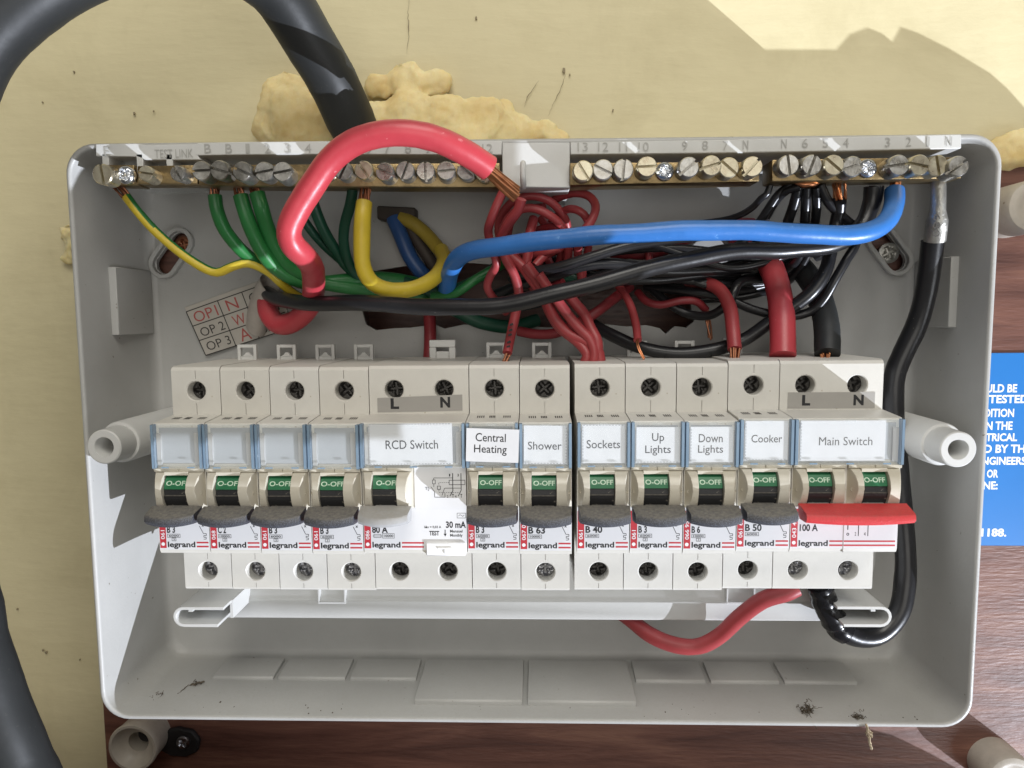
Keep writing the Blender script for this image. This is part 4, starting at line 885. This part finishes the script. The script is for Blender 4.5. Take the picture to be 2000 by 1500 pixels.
# reds, thin
RG = 'thin red wires'
def red(label, pts, r=1.6, m='redthin', wob=0.5):
    return cable('live_wire', label, 'wire', pts, 0, m, RG, r=r, n=12, wob=wob, step=1.5)
red('thin red wire at the left edge of the coil under bare copper', [(985, 370, 50), (970, 400, 50), (957, 432, 48), (953, 455, 44), (963, 490, 40), (970, 516, 38), (958, 540, 34), (953, 562, 32), (968, 586, 28), (990, 610, 20)])
t = red('thin red wire with black tally marks entering the central heating breaker', [(1018, 388, 54), (1010, 412, 52), (990, 440, 48), (977, 468, 44), (986, 500, 42), (1005, 538, 40), (1013, 575, 38), (1007, 612, 38), (999, 655, 40), (992, 690, 44)], 1.8)
for yy in (634, 645, 654, 668, 677):
    a = at(1000-(yy-634)*0.14, yy, 40.6+(yy-634)*0.06); mb = MB(); mb.prism_d([(a[0]-0.9, a[2]-0.5), (a[0]+0.6, a[2]-0.1), (a[0]+0.3, a[2]+0.7), (a[0]-0.8, a[2]+0.2)], a[1]+0.6, a[1]+1.35); mb.build('tally_mark', M['ink'], t)
strands(t, (992, 692, 44), (985, 708, 45), 4, 0.9, 0.4, 'copperdull')
red('thin red wire forming the inner arch of the coil', [(1040, 545, 22), (1015, 510, 26), (985, 470, 30), (983, 445, 34), (1003, 416, 36), (1038, 406, 37), (1073, 420, 37), (1099, 446, 35), (1110, 490, 31), (1105, 530, 25)])
red('thin red wire forming the outer arch of the coil', [(1060, 590, 22), (1010, 520, 24), (978, 468, 26), (975, 430, 30), (999, 396, 33), (1036, 382, 34), (1072, 391, 34), (1098, 418, 32), (1107, 450, 29), (1095, 500, 24), (1085, 540, 20)])
red('thin red wire looping far right of the coil', [(1075, 395, 26), (1092, 384, 29), (1122, 377, 33), (1150, 383, 36), (1164, 402, 38), (1156, 428, 40), (1135, 456, 40), (1128, 490, 36), (1133, 530, 30), (1138, 560, 24)])
red('short red wire standing upright inside the coil', [(1042, 425, 28), (1034, 460, 31), (1031, 500, 33), (1026, 520, 33)], 1.9)
red('red wire slanting across the inside of the coil', [(1055, 425, 24), (1075, 450, 26), (1112, 470, 26), (1065, 500, 29), (1045, 520, 31)], 1.7)
red('red wire curving down the coil to the sockets breaker, outermost', [(990, 495, 38), (1020, 520, 40), (1040, 548, 41), (1062, 580, 41), (1070, 605, 40), (1092, 640, 42), (1128, 668, 45), (1145, 690, 47), (1142, 706, 47)], 1.9)
red('red wire curving down the coil to the sockets breaker, middle', [(1026, 515, 44), (1048, 545, 43), (1065, 580, 41), (1080, 618, 43), (1108, 650, 44), (1145, 668, 46), (1166, 682, 47), (1172, 704, 47)], 2.0)
red('red wire running over the black cable to the sockets breaker', [(1052, 535, 47), (1072, 565, 46), (1098, 602, 45), (1128, 638, 46), (1150, 660, 47), (1160, 685, 48), (1158, 706, 48)], 1.9)
red('red wire dropping steeply into the sockets breaker, rightmost', [(1098, 560, 42), (1120, 590, 42), (1140, 612, 43), (1153, 640, 45), (1166, 668, 47), (1165, 706, 47)], 2.0)
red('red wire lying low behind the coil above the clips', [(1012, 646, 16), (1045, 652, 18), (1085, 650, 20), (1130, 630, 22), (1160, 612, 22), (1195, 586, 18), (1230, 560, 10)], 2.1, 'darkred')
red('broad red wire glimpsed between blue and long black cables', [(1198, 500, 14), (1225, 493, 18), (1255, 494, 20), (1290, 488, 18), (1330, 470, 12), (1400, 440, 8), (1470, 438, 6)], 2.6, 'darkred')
red('short red wire crossing the broad one between the cables', [(1265, 488, 24), (1268, 510, 24), (1262, 540, 20)], 1.4)
red('red wire stub just right of the coil below blue', [(1135, 500, 26), (1138, 530, 26), (1136, 555, 22)], 1.6)
t = red('thin red wire with marked end entering the up lights breaker', [(1205, 555, 22), (1220, 575, 26), (1233, 602, 30), (1241, 635, 36), (1244, 664, 41)], 1.55)
strands(t, (1244, 664, 41), (1259, 702, 45), 2, 0.35, 0.32, 'copper', bend=0.8)
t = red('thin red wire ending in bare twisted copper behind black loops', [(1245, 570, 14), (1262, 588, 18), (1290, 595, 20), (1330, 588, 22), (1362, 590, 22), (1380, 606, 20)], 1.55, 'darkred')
strands(t, (1380, 606, 20), (1388, 664, 20), 3, 0.9, 0.42, 'copperdull', twist=2)
t = red('medium red wire dropping into the cooker breaker', [(1345, 548, 16), (1378, 552, 24), (1408, 568, 30), (1426, 600, 36), (1432, 640, 41), (1435, 682, 45)], 2.55)
strands(t, (1435, 680, 45), (1434, 708, 46), 8, 1.7, 0.5, 'copperdull')
mb = MB(); a = at(1431, 651, 41); mb.tube([(a[0]-2.3, a[1]+1.5, a[2]+0.1), (a[0], a[1]+2.75, a[2]), (a[0]+2.2, a[1]+1.5, a[2]+0.2)], 0.35, 6); mb.build('ink_band', M['ink'], t)
t = cable('main_live_tail', 'thickest red cable standing in the main switch L terminal', 'cable', [(1440, 470, 6), (1480, 490, 16), (1507, 525, 26), (1522, 575, 34), (1528, 630, 40), (1529, 694, 45)], 0, 'redpvc', r=4.6, n=22)
t = cable('main_neutral_tail', 'thickest black cable standing in the main switch N terminal', 'cable', [(1480, 485, 2), (1540, 505, 10), (1578, 540, 20), (1602, 585, 30), (1614, 635, 38), (1616, 692, 45)], 0, 'matteblack', r=4.5, n=22)
strands(t, (1612, 690, 47), (1612, 704, 47), 6, 2.2, 0.55, 'copper')
cable('red_cable', 'red cable looping below the switches from the main switch', 'cable', [(1180, 1170, 16), (1225, 1205, 22), (1270, 1240, 28), (1320, 1260, 32), (1365, 1262, 34), (1405, 1242, 36), (1445, 1205, 40), (1490, 1172, 44), (1535, 1158, 46), (1556, 1148, 46)], 0, 'redthin', r=3.15, n=20)
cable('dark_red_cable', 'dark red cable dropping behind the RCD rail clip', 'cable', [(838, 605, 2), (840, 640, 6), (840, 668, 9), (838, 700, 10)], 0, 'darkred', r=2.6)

# blacks
BG = 'black neutral wires'
def blk(label, pts, r=1.5, m='blackpvc'): return cable('neutral_wire', label, 'wire', pts, 0, m, BG, r=r, n=12, wob=0.3, step=1.8)
blk('thin black wire bending left from the neutral bar above blue', [(1506, 352, 40), (1497, 378, 39), (1485, 388, 38), (1465, 408, 34), (1430, 425, 28), (1380, 434, 22), (1310, 440, 16), (1240, 446, 10)], 1.25)
blk('black wire second from left at the right neutral bar', [(1545, 360, 40), (1518, 382, 38), (1500, 408, 36), (1478, 440, 33), (1445, 475, 28), (1400, 505, 22), (1330, 525, 16)], 1.6)
blk('shiny black wire curving left from under terminal 6', [(1562, 366, 42), (1535, 374, 40), (1512, 398, 36), (1490, 438, 30), (1470, 480, 24), (1420, 520, 18)], 1.45)
blk('black wire dropping from terminal 6, left of a pair', [(1558, 366, 40), (1552, 395, 38), (1540, 430, 34), (1520, 480, 28), (1470, 528, 22), (1400, 545, 18), (1300, 552, 14)], 1.9)
blk('straight black wire of the pair under terminal 6', [(1575, 368, 40), (1574, 400, 38), (1571, 440, 34), (1560, 500, 28), (1530, 530, 22), (1490, 545, 20), (1458, 546, 24), (1440, 556, 28), (1430, 580, 30), (1412, 602, 28), (1385, 617, 24), (1345, 614, 20), (1310, 595, 18), (1275, 565, 14)], 1.75)
blk('straight black wire just right of the pair under terminal 6', [(1593, 366, 40), (1595, 400, 37), (1590, 440, 32), (1575, 500, 24), (1530, 555, 18), (1440, 580, 14), (1340, 585, 10)], 1.7)
blk('black wire slanting right behind the blue bend', [(1602, 362, 40), (1618, 395, 39), (1645, 425, 37), (1668, 447, 36), (1670, 478, 38), (1655, 505, 40), (1632, 545, 40), (1608, 585, 38), (1580, 610, 36), (1530, 618, 34), (1470, 605, 30), (1410, 580, 26), (1330, 568, 20), (1260, 560, 12)], 1.75)
t = blk('black wire with frayed copper under terminal 4', [(1640, 388, 40), (1638, 410, 38), (1632, 440, 36), (1622, 490, 38), (1612, 530, 40), (1585, 570, 40), (1545, 602, 38), (1500, 632, 36), (1450, 665, 34), (1390, 684, 34), (1320, 690, 33), (1250, 678, 30), (1190, 652, 24), (1150, 628, 16)], 2.5)
strands(t, (1640, 392, 40), (1638, 354, 40), 9, 2.0, 0.42, 'copper', fan=-0.1, twist=0.6)
blk('thicker black wire left of the blue bend, under terminal 3', [(1712, 362, 40), (1708, 390, 39), (1695, 420, 36), (1675, 445, 33), (1640, 475, 28), (1590, 500, 22)], 2.6)
blk('black wire running left behind the red coil, upper', [(1600, 448, 36), (1520, 446, 40), (1400, 458, 42), (1300, 468, 42), (1220, 482, 42), (1160, 500, 42), (1090, 522, 40), (1030, 532, 36), (1000, 545, 28)], 1.95)
blk('black wire running left behind the red coil, lower', [(1500, 520, 20), (1400, 528, 28), (1300, 530, 34), (1200, 515, 38), (1140, 520, 38), (1080, 540, 34), (1020, 556, 26), (960, 580, 14)], 2.1)
blk('black wire bundled under the long black cable', [(1480, 540, 16), (1400, 535, 24), (1300, 545, 28), (1220, 548, 30), (1150, 560, 26), (1080, 585, 18), (1010, 600, 8)], 2.0)
blk('slim black wire crossing the cable entry', [(1460, 560, 10), (1380, 556, 14), (1290, 548, 16), (1180, 552, 12), (1100, 575, 6)], 1.7)
random.seed(5)
for k, lab in enumerate(('slack black wire crossing low behind the cooker wire', 'slack black wire just under the long black cable at right', 'slack black wire hugging the back above the cable entry', 'slack black wire dipping between the two thick tails', 'slack black wire arching behind the red coil', 'slack black wire lying over the cable entry edge', 'slack black wire nearest the blue cable underside')):
    y0 = 470+k*9; pts = []
    for j, x in enumerate((1610-k*12, 1540, 1460, 1380, 1290, 1200, 1120, 1050-k*8)):
        pts.append((x+random.uniform(-12, 12), y0+(x < 1500)*28+26*math.sin(j*0.9+k*1.3)+random.uniform(-8, 8), 32-abs(j-3)*4-k*1.5+random.uniform(-2, 2)))
    blk(lab, pts, random.uniform(1.15, 1.6))
for k, lab in enumerate(('extra red wire looped deep inside the coil', 'red wire circling low in the coil', 'red wire weaving at the right of the coil')):
    cx, cy, rx, ry = ((1050, 450, 58, 50), (1075, 500, 50, 60), (1110, 480, 42, 70))[k]
    red(lab, [(cx+rx*math.cos(a)+random.uniform(-6, 6), cy+ry*math.sin(a)+random.uniform(-6, 6), 22+k*3+9*math.sin(a*1.5)) for a in [k+0.7*i for i in range(8)]], 1.5, ('redthin', 'darkred', 'redthin')[k])
# solder blob where wires meet the bar
mb = MB(); mb.tube([at(1552, 357, 43), at(1570, 361, 44), at(1590, 359, 44), at(1602, 355, 43)], [0.5, 1.2, 1.3, 0.5], 10); tag(mb.build('bare_wire', M['copper'], smooth=60), 'bright bent bare copper under terminal 6 of the neutral bar', 'wire')
# lug cable
t = cable('lug_cable', 'black cable with crimped metal lug hanging at the right wall', 'cable',
      [(1822, 470, 36), (1815, 530, 33), (1804, 590, 30), (1788, 640, 28), (1764, 690, 27), (1747, 735, 27), (1744, 790, 27), (1748, 850, 27), (1754, 920, 27), (1762, 1000, 28), (1768, 1070, 30), (1768, 1130, 33), (1756, 1195, 36), (1718, 1237, 38), (1672, 1243, 40), (1636, 1222, 42), (1613, 1180, 44), (1600, 1140, 45)], 0, 'blackpvc', r=3.9, n=20)
mb = MB(); a, b, c, e = at(1832, 352, 42), at(1832, 400, 42), at(1829, 440, 40), at(1826, 470, 38)
mb.tube(spline([a, b, c, e], 1.5), [2.9]*9+[3.6]*40, 16) if False else None
C_ = spline([a, b, c, e], 1.5); mb.tube(C_, [2.6+1.1*min(1, max(0, (i/len(C_)-0.45)*6)) for i in range(len(C_))], 18, flat=0.85); lug = mb.build('crimp_lug', M['tin'], t, smooth=50)
mb = MB(); f = at(1830, 440, 44); add_text(mb, '680', f[0]-1.2, f[0]+1.2, f[2]-4, f[2]+4, f[1]-0.2, rot=-math.pi/2); mb.build('stamped_figures', M['softink'], lug)
strands(t, (1822, 474, 36), (1825, 462, 38), 6, 2.2, 0.5, 'copper')
mb = MB(); mb.tube(spline([at(1600, 1150, 46), at(1608, 1172, 45.6), at(1620, 1192, 45), at(1636, 1208, 44)], 1.5), [4.6, 4.7, 4.6, 4.9, 4.6, 5.0, 4.9, 4.6, 4.4, 4.9, 4.6, 4.6, 4.5, 4.5, 4.5, 4.5, 4.5, 4.5], 18) if False else None
C_ = spline([at(1601, 1143, 45), at(1613, 1180, 44), at(1636, 1222, 42), at(1650, 1233, 41.2)], 1.2); mb.tube(C_, [4.55+0.35*math.sin(i*1.7)*(0.5+0.5*math.sin(i*0.6)) for i in range(len(C_))], 18, flat=1.08); mb.build('tape_wrap', M['tape'], t, smooth=50)

# ================================================================== LABEL PLATE ON THE BACK
TL, TR, BL, BR = at(365, 609, 1), at(540, 547, 1), at(403, 694, 1), at(572, 640, 1)
def bil(u, v):                                # u across, v down
    a = Vector(TL)*(1-u)+Vector(TR)*u; b = Vector(BL)*(1-u)+Vector(BR)*u; return a*(1-v)+b*v
t = thing('label_plate', 'tilted label plate printed OP and BAT on the enclosure back', 'label', at(460, 690, 0))
mb = MB(); c4 = [bil(0, -0.1), bil(1, -0.1), bil(1, 1), bil(0, 1)]; mb.prism_d([(p.x, p.z) for p in c4][::-1], 0.1, 1.6); mb.build('plate', M['plate'], t, bevel=0.2)
def uvline(mb, u0, v0, u1, v1, wd=0.45, mi=0):
    p, q = bil(u0, v0), bil(u1, v1); stroke(mb, (p.x, p.z), (q.x, q.z), 1.64, wd, mi)
mb = MB()
for v in (0.0, 0.33, 0.66, 1.0): uvline(mb, 0, v, 0.98, v)
for u in (0.0, 0.35, 0.62): uvline(mb, u, 0, u, 1)
def plate_text(mb, s, u0, u1, v0, v1, mi=0):
    add_text(mb, s, u0, u1, -v1, -v0, 0, frame=lambda X, Z, d: (bil(X, -Z).x, 1.66, bil(X, -Z).z), mi=mi)
for s, u0, u1, v0, v1 in (('OP 2', 0.05, 0.32, 0.42, 0.61), ('OP 3', 0.05, 0.32, 0.74, 0.93), ('OP 5', 0.67, 0.94, 0.08, 0.27), ('OP 6', 0.67, 0.94, 0.41, 0.60), ('BAT', 0.67, 0.92, 0.75, 0.93)): plate_text(mb, s, u0, u1, v0, v1)
for s, u0, u1, v0, v1 in (('OP1', 0.05, 0.31, 0.06, 0.29), ('N', 0.42, 0.54, 0.05, 0.28), ('W', 0.42, 0.56, 0.40, 0.62), ('A', 0.43, 0.55, 0.70, 0.96)): plate_text(mb, s, u0, u1, v0, v1, 1)
mb.build('printing', [M['softink'], M['handink']], t, fix=False)

# ================================================================== THINGS ON THE BOARD AND WALL
def spacer(label, px_, py_, tip, r, hollow=True):
    c = at(px_, py_, tip); t = thing('cable_clip_spacer', label, 'spacer', (c[0], -0.9, c[2]))
    mb = MB()
    if hollow: prof = [(r*0.93, -5), (r*0.95, tip*0.5), (r, tip-0.8), (r*0.96, tip), (r*0.86, tip), (r*0.72, tip-3), (r*0.5, tip-5), (r*0.42, tip-5.2), (r*0.40, -3), (0.2, -3)]
    else: prof = [(r, -5), (r, tip-2), (r*0.92, tip-0.6), (r*0.75, tip), (r*0.62, tip), (r*0.5, tip-0.8), (r*0.3, tip-1.0), (0.1, tip-1.0)]
    mb.lathe(c[0], c[2], prof, 40, caps=False); mb.build('barrel', M['bakelite'], t, smooth=40); return t, c
t, c = spacer('hollow aged cream spacer at bottom left below the enclosure', 258, 1462, 9, 11.2)
mb = MB(); q = at(272, 1455, 8); slotted_screw(mb, (c[0]+1.2, -4, c[2]+1), (0, 1, 0), 3.6, 4, 1.3); mb.build('recessed_screw', M['blacksteel'], t, smooth=35)
spacer('round cream spacer standing at right edge beside top of board', 2022, 402, 14, 10.5, False)
spacer('round cream spacer cut by the bottom right corner', 1978, 1524, 10, 10.5, False)
t = thing('black_bracket', 'blackened bracket with a cross-head screw beside bottom left spacer', 'bracket', at(350, 1455, 0))
mb = MB(); o = [at(x, y, -2) for x, y in ((306, 1445), (318, 1430), (345, 1424), (374, 1430), (388, 1448), (384, 1470), (362, 1480), (332, 1478), (310, 1466))]; mb.prism_d([(p[0], p[2]) for p in o][::-1], -5, -2.2); mb.build('bracket_plate', M['blacksteel'], t, bevel=0.6)
mb = MB(); q = at(356, 1452, -1); cross_screw(mb, q[0], -2.1, q[2], 3.1, 1.2, 0.6, depth=1.0); mb.build('screw', M['screwlight'], t, smooth=50)

# blue sign
a, b = at(1840, 690, -4), at(1930, 1066, -4)
t = thing('safety_sign', 'bright blue notice with white capitals on the board at right', 'sign', (a[0], -0.9, b[2]))
mb = MB(); mb.box(a[0]+12, a[0]+150, -4.98, -4.0, b[2], a[2]); mb.build('panel', M['signblue'], t, bevel=0.2)
mb = MB()
for s, xr, xl, y0, y1 in (('SHOULD BE', 1987, 1888, 767, 750), ('AND TESTED', 2009, 1874, 788, 771), ('CONDITION', 1981, 1882, 815, 798), ('WITHIN THE', 1978, 1872, 840, 823), ('ELECTRICAL', 1987, 1886, 862, 846), ('USED BY THE', 2014, 1886, 885, 868), ('ENGINEERS', 2004, 1908, 908, 892), ('OR', 1950, 1927, 933, 917), ('PHONE:', 1949, 1879, 956, 940)):
    p, q = at(xl, y0, -4), at(xr, y1, -4); add_text(mb, s, p[0], q[0], p[2], q[2], -3.94, bold=0.03)
p, q = at(1900, 1048, -4), at(1966, 1032, -4); add_text(mb, '81188.', p[0], q[0], p[2], q[2], -3.94, bold=0.035)
add_text(mb, '.', at(1915, 1020, -4)[0], at(1918, 1020, -4)[0], at(1915, 1020, -4)[2], at(1915, 1017, -4)[2], -3.94)
mb.build('lettering', M['white'], t)

# expanding foam
_fb = M['foam'].node_tree.nodes['Principled BSDF']; _fb.inputs['Subsurface Weight'].default_value = 0.45; _fb.inputs['Subsurface Radius'].default_value = (1.0, 0.7, 0.35); _fb.inputs['Subsurface Scale'].default_value = 0.004
def foam(label, blobs, seed, sq=0.42, soot=None):
    bm = bmesh.new()
    for x, y, rp, d in blobs:
        c = at(x, y, d); r = px2mm(rp, d)
        mt = Matrix.Translation(B(c)) @ Matrix.Diagonal((r*S, r*S*sq, r*S*0.9, 1))
        bmesh.ops.create_icosphere(bm, subdivisions=3, radius=1, matrix=mt)
    me = bpy.data.meshes.new('foam_src'); bm.to_mesh(me); bm.free(); o = bpy.data.objects.new('foam_src', me); COL.objects.link(o)
    md = o.modifiers.new('r', 'REMESH'); md.mode = 'VOXEL'; md.voxel_size = 0.0011
    dg = bpy.context.evaluated_depsgraph_get(); m2 = bpy.data.meshes.new_from_object(o.evaluated_get(dg)); bpy.data.objects.remove(o); bpy.data.meshes.remove(me)
    m2.name = 'foam'
    for v in m2.vertices:
        p = v.co*1000+Vector((seed*31, 0, 0)); n_ = v.normal
        h = 2.6*noise.noise(p*0.07)+1.1*noise.noise(p*0.16)+0.25*noise.noise(p*0.5)-1.6*max(0, 0.25-abs(noise.noise(p*0.06+Vector((5, 5, 5)))))*4
        v.co += n_*(h*S)
    bm = bmesh.new(); bm.from_mesh(m2)
    for _ in range(5): bmesh.ops.smooth_vert(bm, verts=bm.verts, factor=0.5, use_axis_x=True, use_axis_y=True, use_axis_z=True)
    for v in bm.verts:
        p = v.co*1000; v.co += v.normal*(0.55*noise.noise(p*0.32)+0.32*noise.noise(p*0.8)+0.18*noise.noise(p*1.6))*S
    bm.to_mesh(m2); bm.free()
    m2.materials.clear(); m2.materials.append(M['foam']); m2.polygons.foreach_set('use_smooth', [True]*len(m2.polygons))
    return tag(link('expanding_foam', m2), label, 'foam')
foam('bulging cream foam where the black cable enters, left of it', [(560, 215, 62, -2), (540, 250, 52, -2), (600, 180, 36, -3), (580, 250, 60, 0), (630, 240, 60, 2), (555, 175, 40, -4)], 1)
fo = foam('lumpy cream foam between the black cable and red loop', [(740, 170, 30, -3), (790, 155, 40, -2), (850, 165, 32, -3), (730, 240, 50, 2), (800, 225, 56, 2), (870, 230, 54, 3), (935, 235, 52, 2), (905, 265, 50, 4), (970, 250, 40, 0), (985, 215, 22, -2), (1010, 255, 40, -2), (1055, 262, 34, -3), (1090, 275, 24, -4), (750, 275, 50, 4), (830, 275, 50, 4)], 2)
foam('small cream foam lump at the right above the board', [(1965, 300, 40, -4), (1990, 290, 44, -3), (1930, 315, 30, -5)], 3)
foam('small foam lump squeezed out at the left of the enclosure', [(128, 455, 22, -4), (135, 480, 18, -4), (130, 505, 20, -5)], 4, 0.4)
mb = MB()
for k in range(60):
    x, y = random.gauss(905, 10), random.gauss(250, 16); p = at(x, y, 22); s = random.uniform(0.15, 0.5)
    mb.lathe(p[0], p[2], [(s, 17.0), (s*0.6, 19.5+random.uniform(-3, 2))], 5)
# dust and fluff
def fluff(label, strokes, knots, m, cat='dust'):
    mb = MB()
    for pts, r in strokes:
        P = spline([at(*p) for p in pts], 0.8); P = [tuple(Vector(p)+Vector((random.uniform(-.25, .25), random.uniform(-.2, .2), random.uniform(-.25, .25)))) for p in P]; mb.tube(P, r, 5)
    for x, y, d, rr, k in knots:
        c = Vector(at(x, y, d))
        for _ in range(k):
            q = c+Vector((random.gauss(0, rr), random.gauss(0, rr*0.6), random.gauss(0, rr*0.6))); pts = [q]
            for j in range(5): pts.append(pts[-1]+Vector((random.uniform(-1, 1), random.uniform(-1, 1), random.uniform(-1, 1)))*rr*0.8)
            mb.tube([tuple(p) for p in pts], 0.11, 4)
    return tag(mb.build('dust_fluff', M[m]), label, cat)
fluff('clump of brown fluff in the lower left corner of the tray', [([(300, 1372, 33), (335, 1366, 33), (352, 1352, 30), (362, 1342, 27), (372, 1338, 25)], 0.16), ([(372, 1338, 25), (400, 1330, 23)], 0.4)], [(302, 1368, 33, 1.5, 46), (332, 1366, 32, 0.6, 12), (385, 1334, 24, 0.8, 14)], 'dirt')
fluff('tangle of dark fluff on the tray floor at lower right', [([(1580, 1388, 40), (1605, 1405, 42), (1640, 1408, 43), (1675, 1400, 43), (1690, 1412, 45), (1697, 1422, 46.5)], 0.2), ([(1596, 1424, 46.5), (1593, 1412, 45), (1640, 1412, 44)], 0.16), ([(1640, 1410, 44), (1650, 1416, 45), (1660, 1412, 44)], 0.1)], [(1578, 1385, 40, 1.4, 40), (1672, 1399, 43, 1.0, 22)], 'dirt')
fluff('pale shred of fibre hanging off the bottom rim', [([(1690, 1414, 46.8), (1696, 1430, 47), (1699, 1448, 46.5), (1702, 1462, 46)], 0.5), ([(1694, 1420, 47), (1703, 1440, 46.8)], 0.4)], [(1696, 1432, 47, 0.7, 16)], 'fluff')
mb = MB(); random.seed(11)
for k in range(170):
    x = random.uniform(-150, 150); d = random.uniform(6, 44); s = random.uniform(0.08, 0.3)*(1.8 if random.random() < 0.05 else 1)
    z = ZB+3.0-d*0.02
    mb.lathe(x, z, [(s, d-s), (s*0.8, d+s)], 6)
o = mb.build('dust', M['dirt']); o['kind'] = 'stuff'; tag(o, 'specks of dust scattered over the tray floor', 'dust')

# ================================================================== JUST OUTSIDE THE FRAME: added plates shaped to throw shadows on wall, board and interior
mb = MB(); mb.prism_d([(237, -2), (370, -2), (420, -60), (470, -60), (430, 10), (342, 29), (327, 45), (310, 55), (298, 61), (291, 63.5), (288, 57.8), (284, 61), (278, 63.5), (271, 61), (266, 55.2), (237, 55.8)], 66, 70)  # added blocker, its outline drawn to give the wall shadow at upper right
tag(mb.build('shadow_plate', M['shell']), 'added grey plate beyond the right edge, shaped to shade the wall', 'shadow caster')
mb = MB(); mb.prism_d([(-420, -340), (330, -340), (312, -236), (295, -226), (277, -217), (254, -211), (200, -203), (0, -190), (-60, -180), (-68, -122), (-420, -122)], 54, 60); mb.box(-400, 300, -4, 54, -340, -334)  # added blocker that shades the board below and the wall at lower left
tag(mb.build('shadow_board', M['wood']), 'added wooden plate below the frame, shaped to shade wall and board', 'shadow_board')
mb = MB(); mb.prism_d([(40, -164), (200, -164), (200, -152), (306, -152), (306, -123), (283, -123), (283, -96), (266, -96), (266, -123), (40, -123)], 200, 203)  # added blocker that shades the left inner wall and the upper cables
tag(mb.build('shadow_strip', M['shell']), 'added grey strip below the camera, shaped to shade the enclosure interior', 'shadow caster')
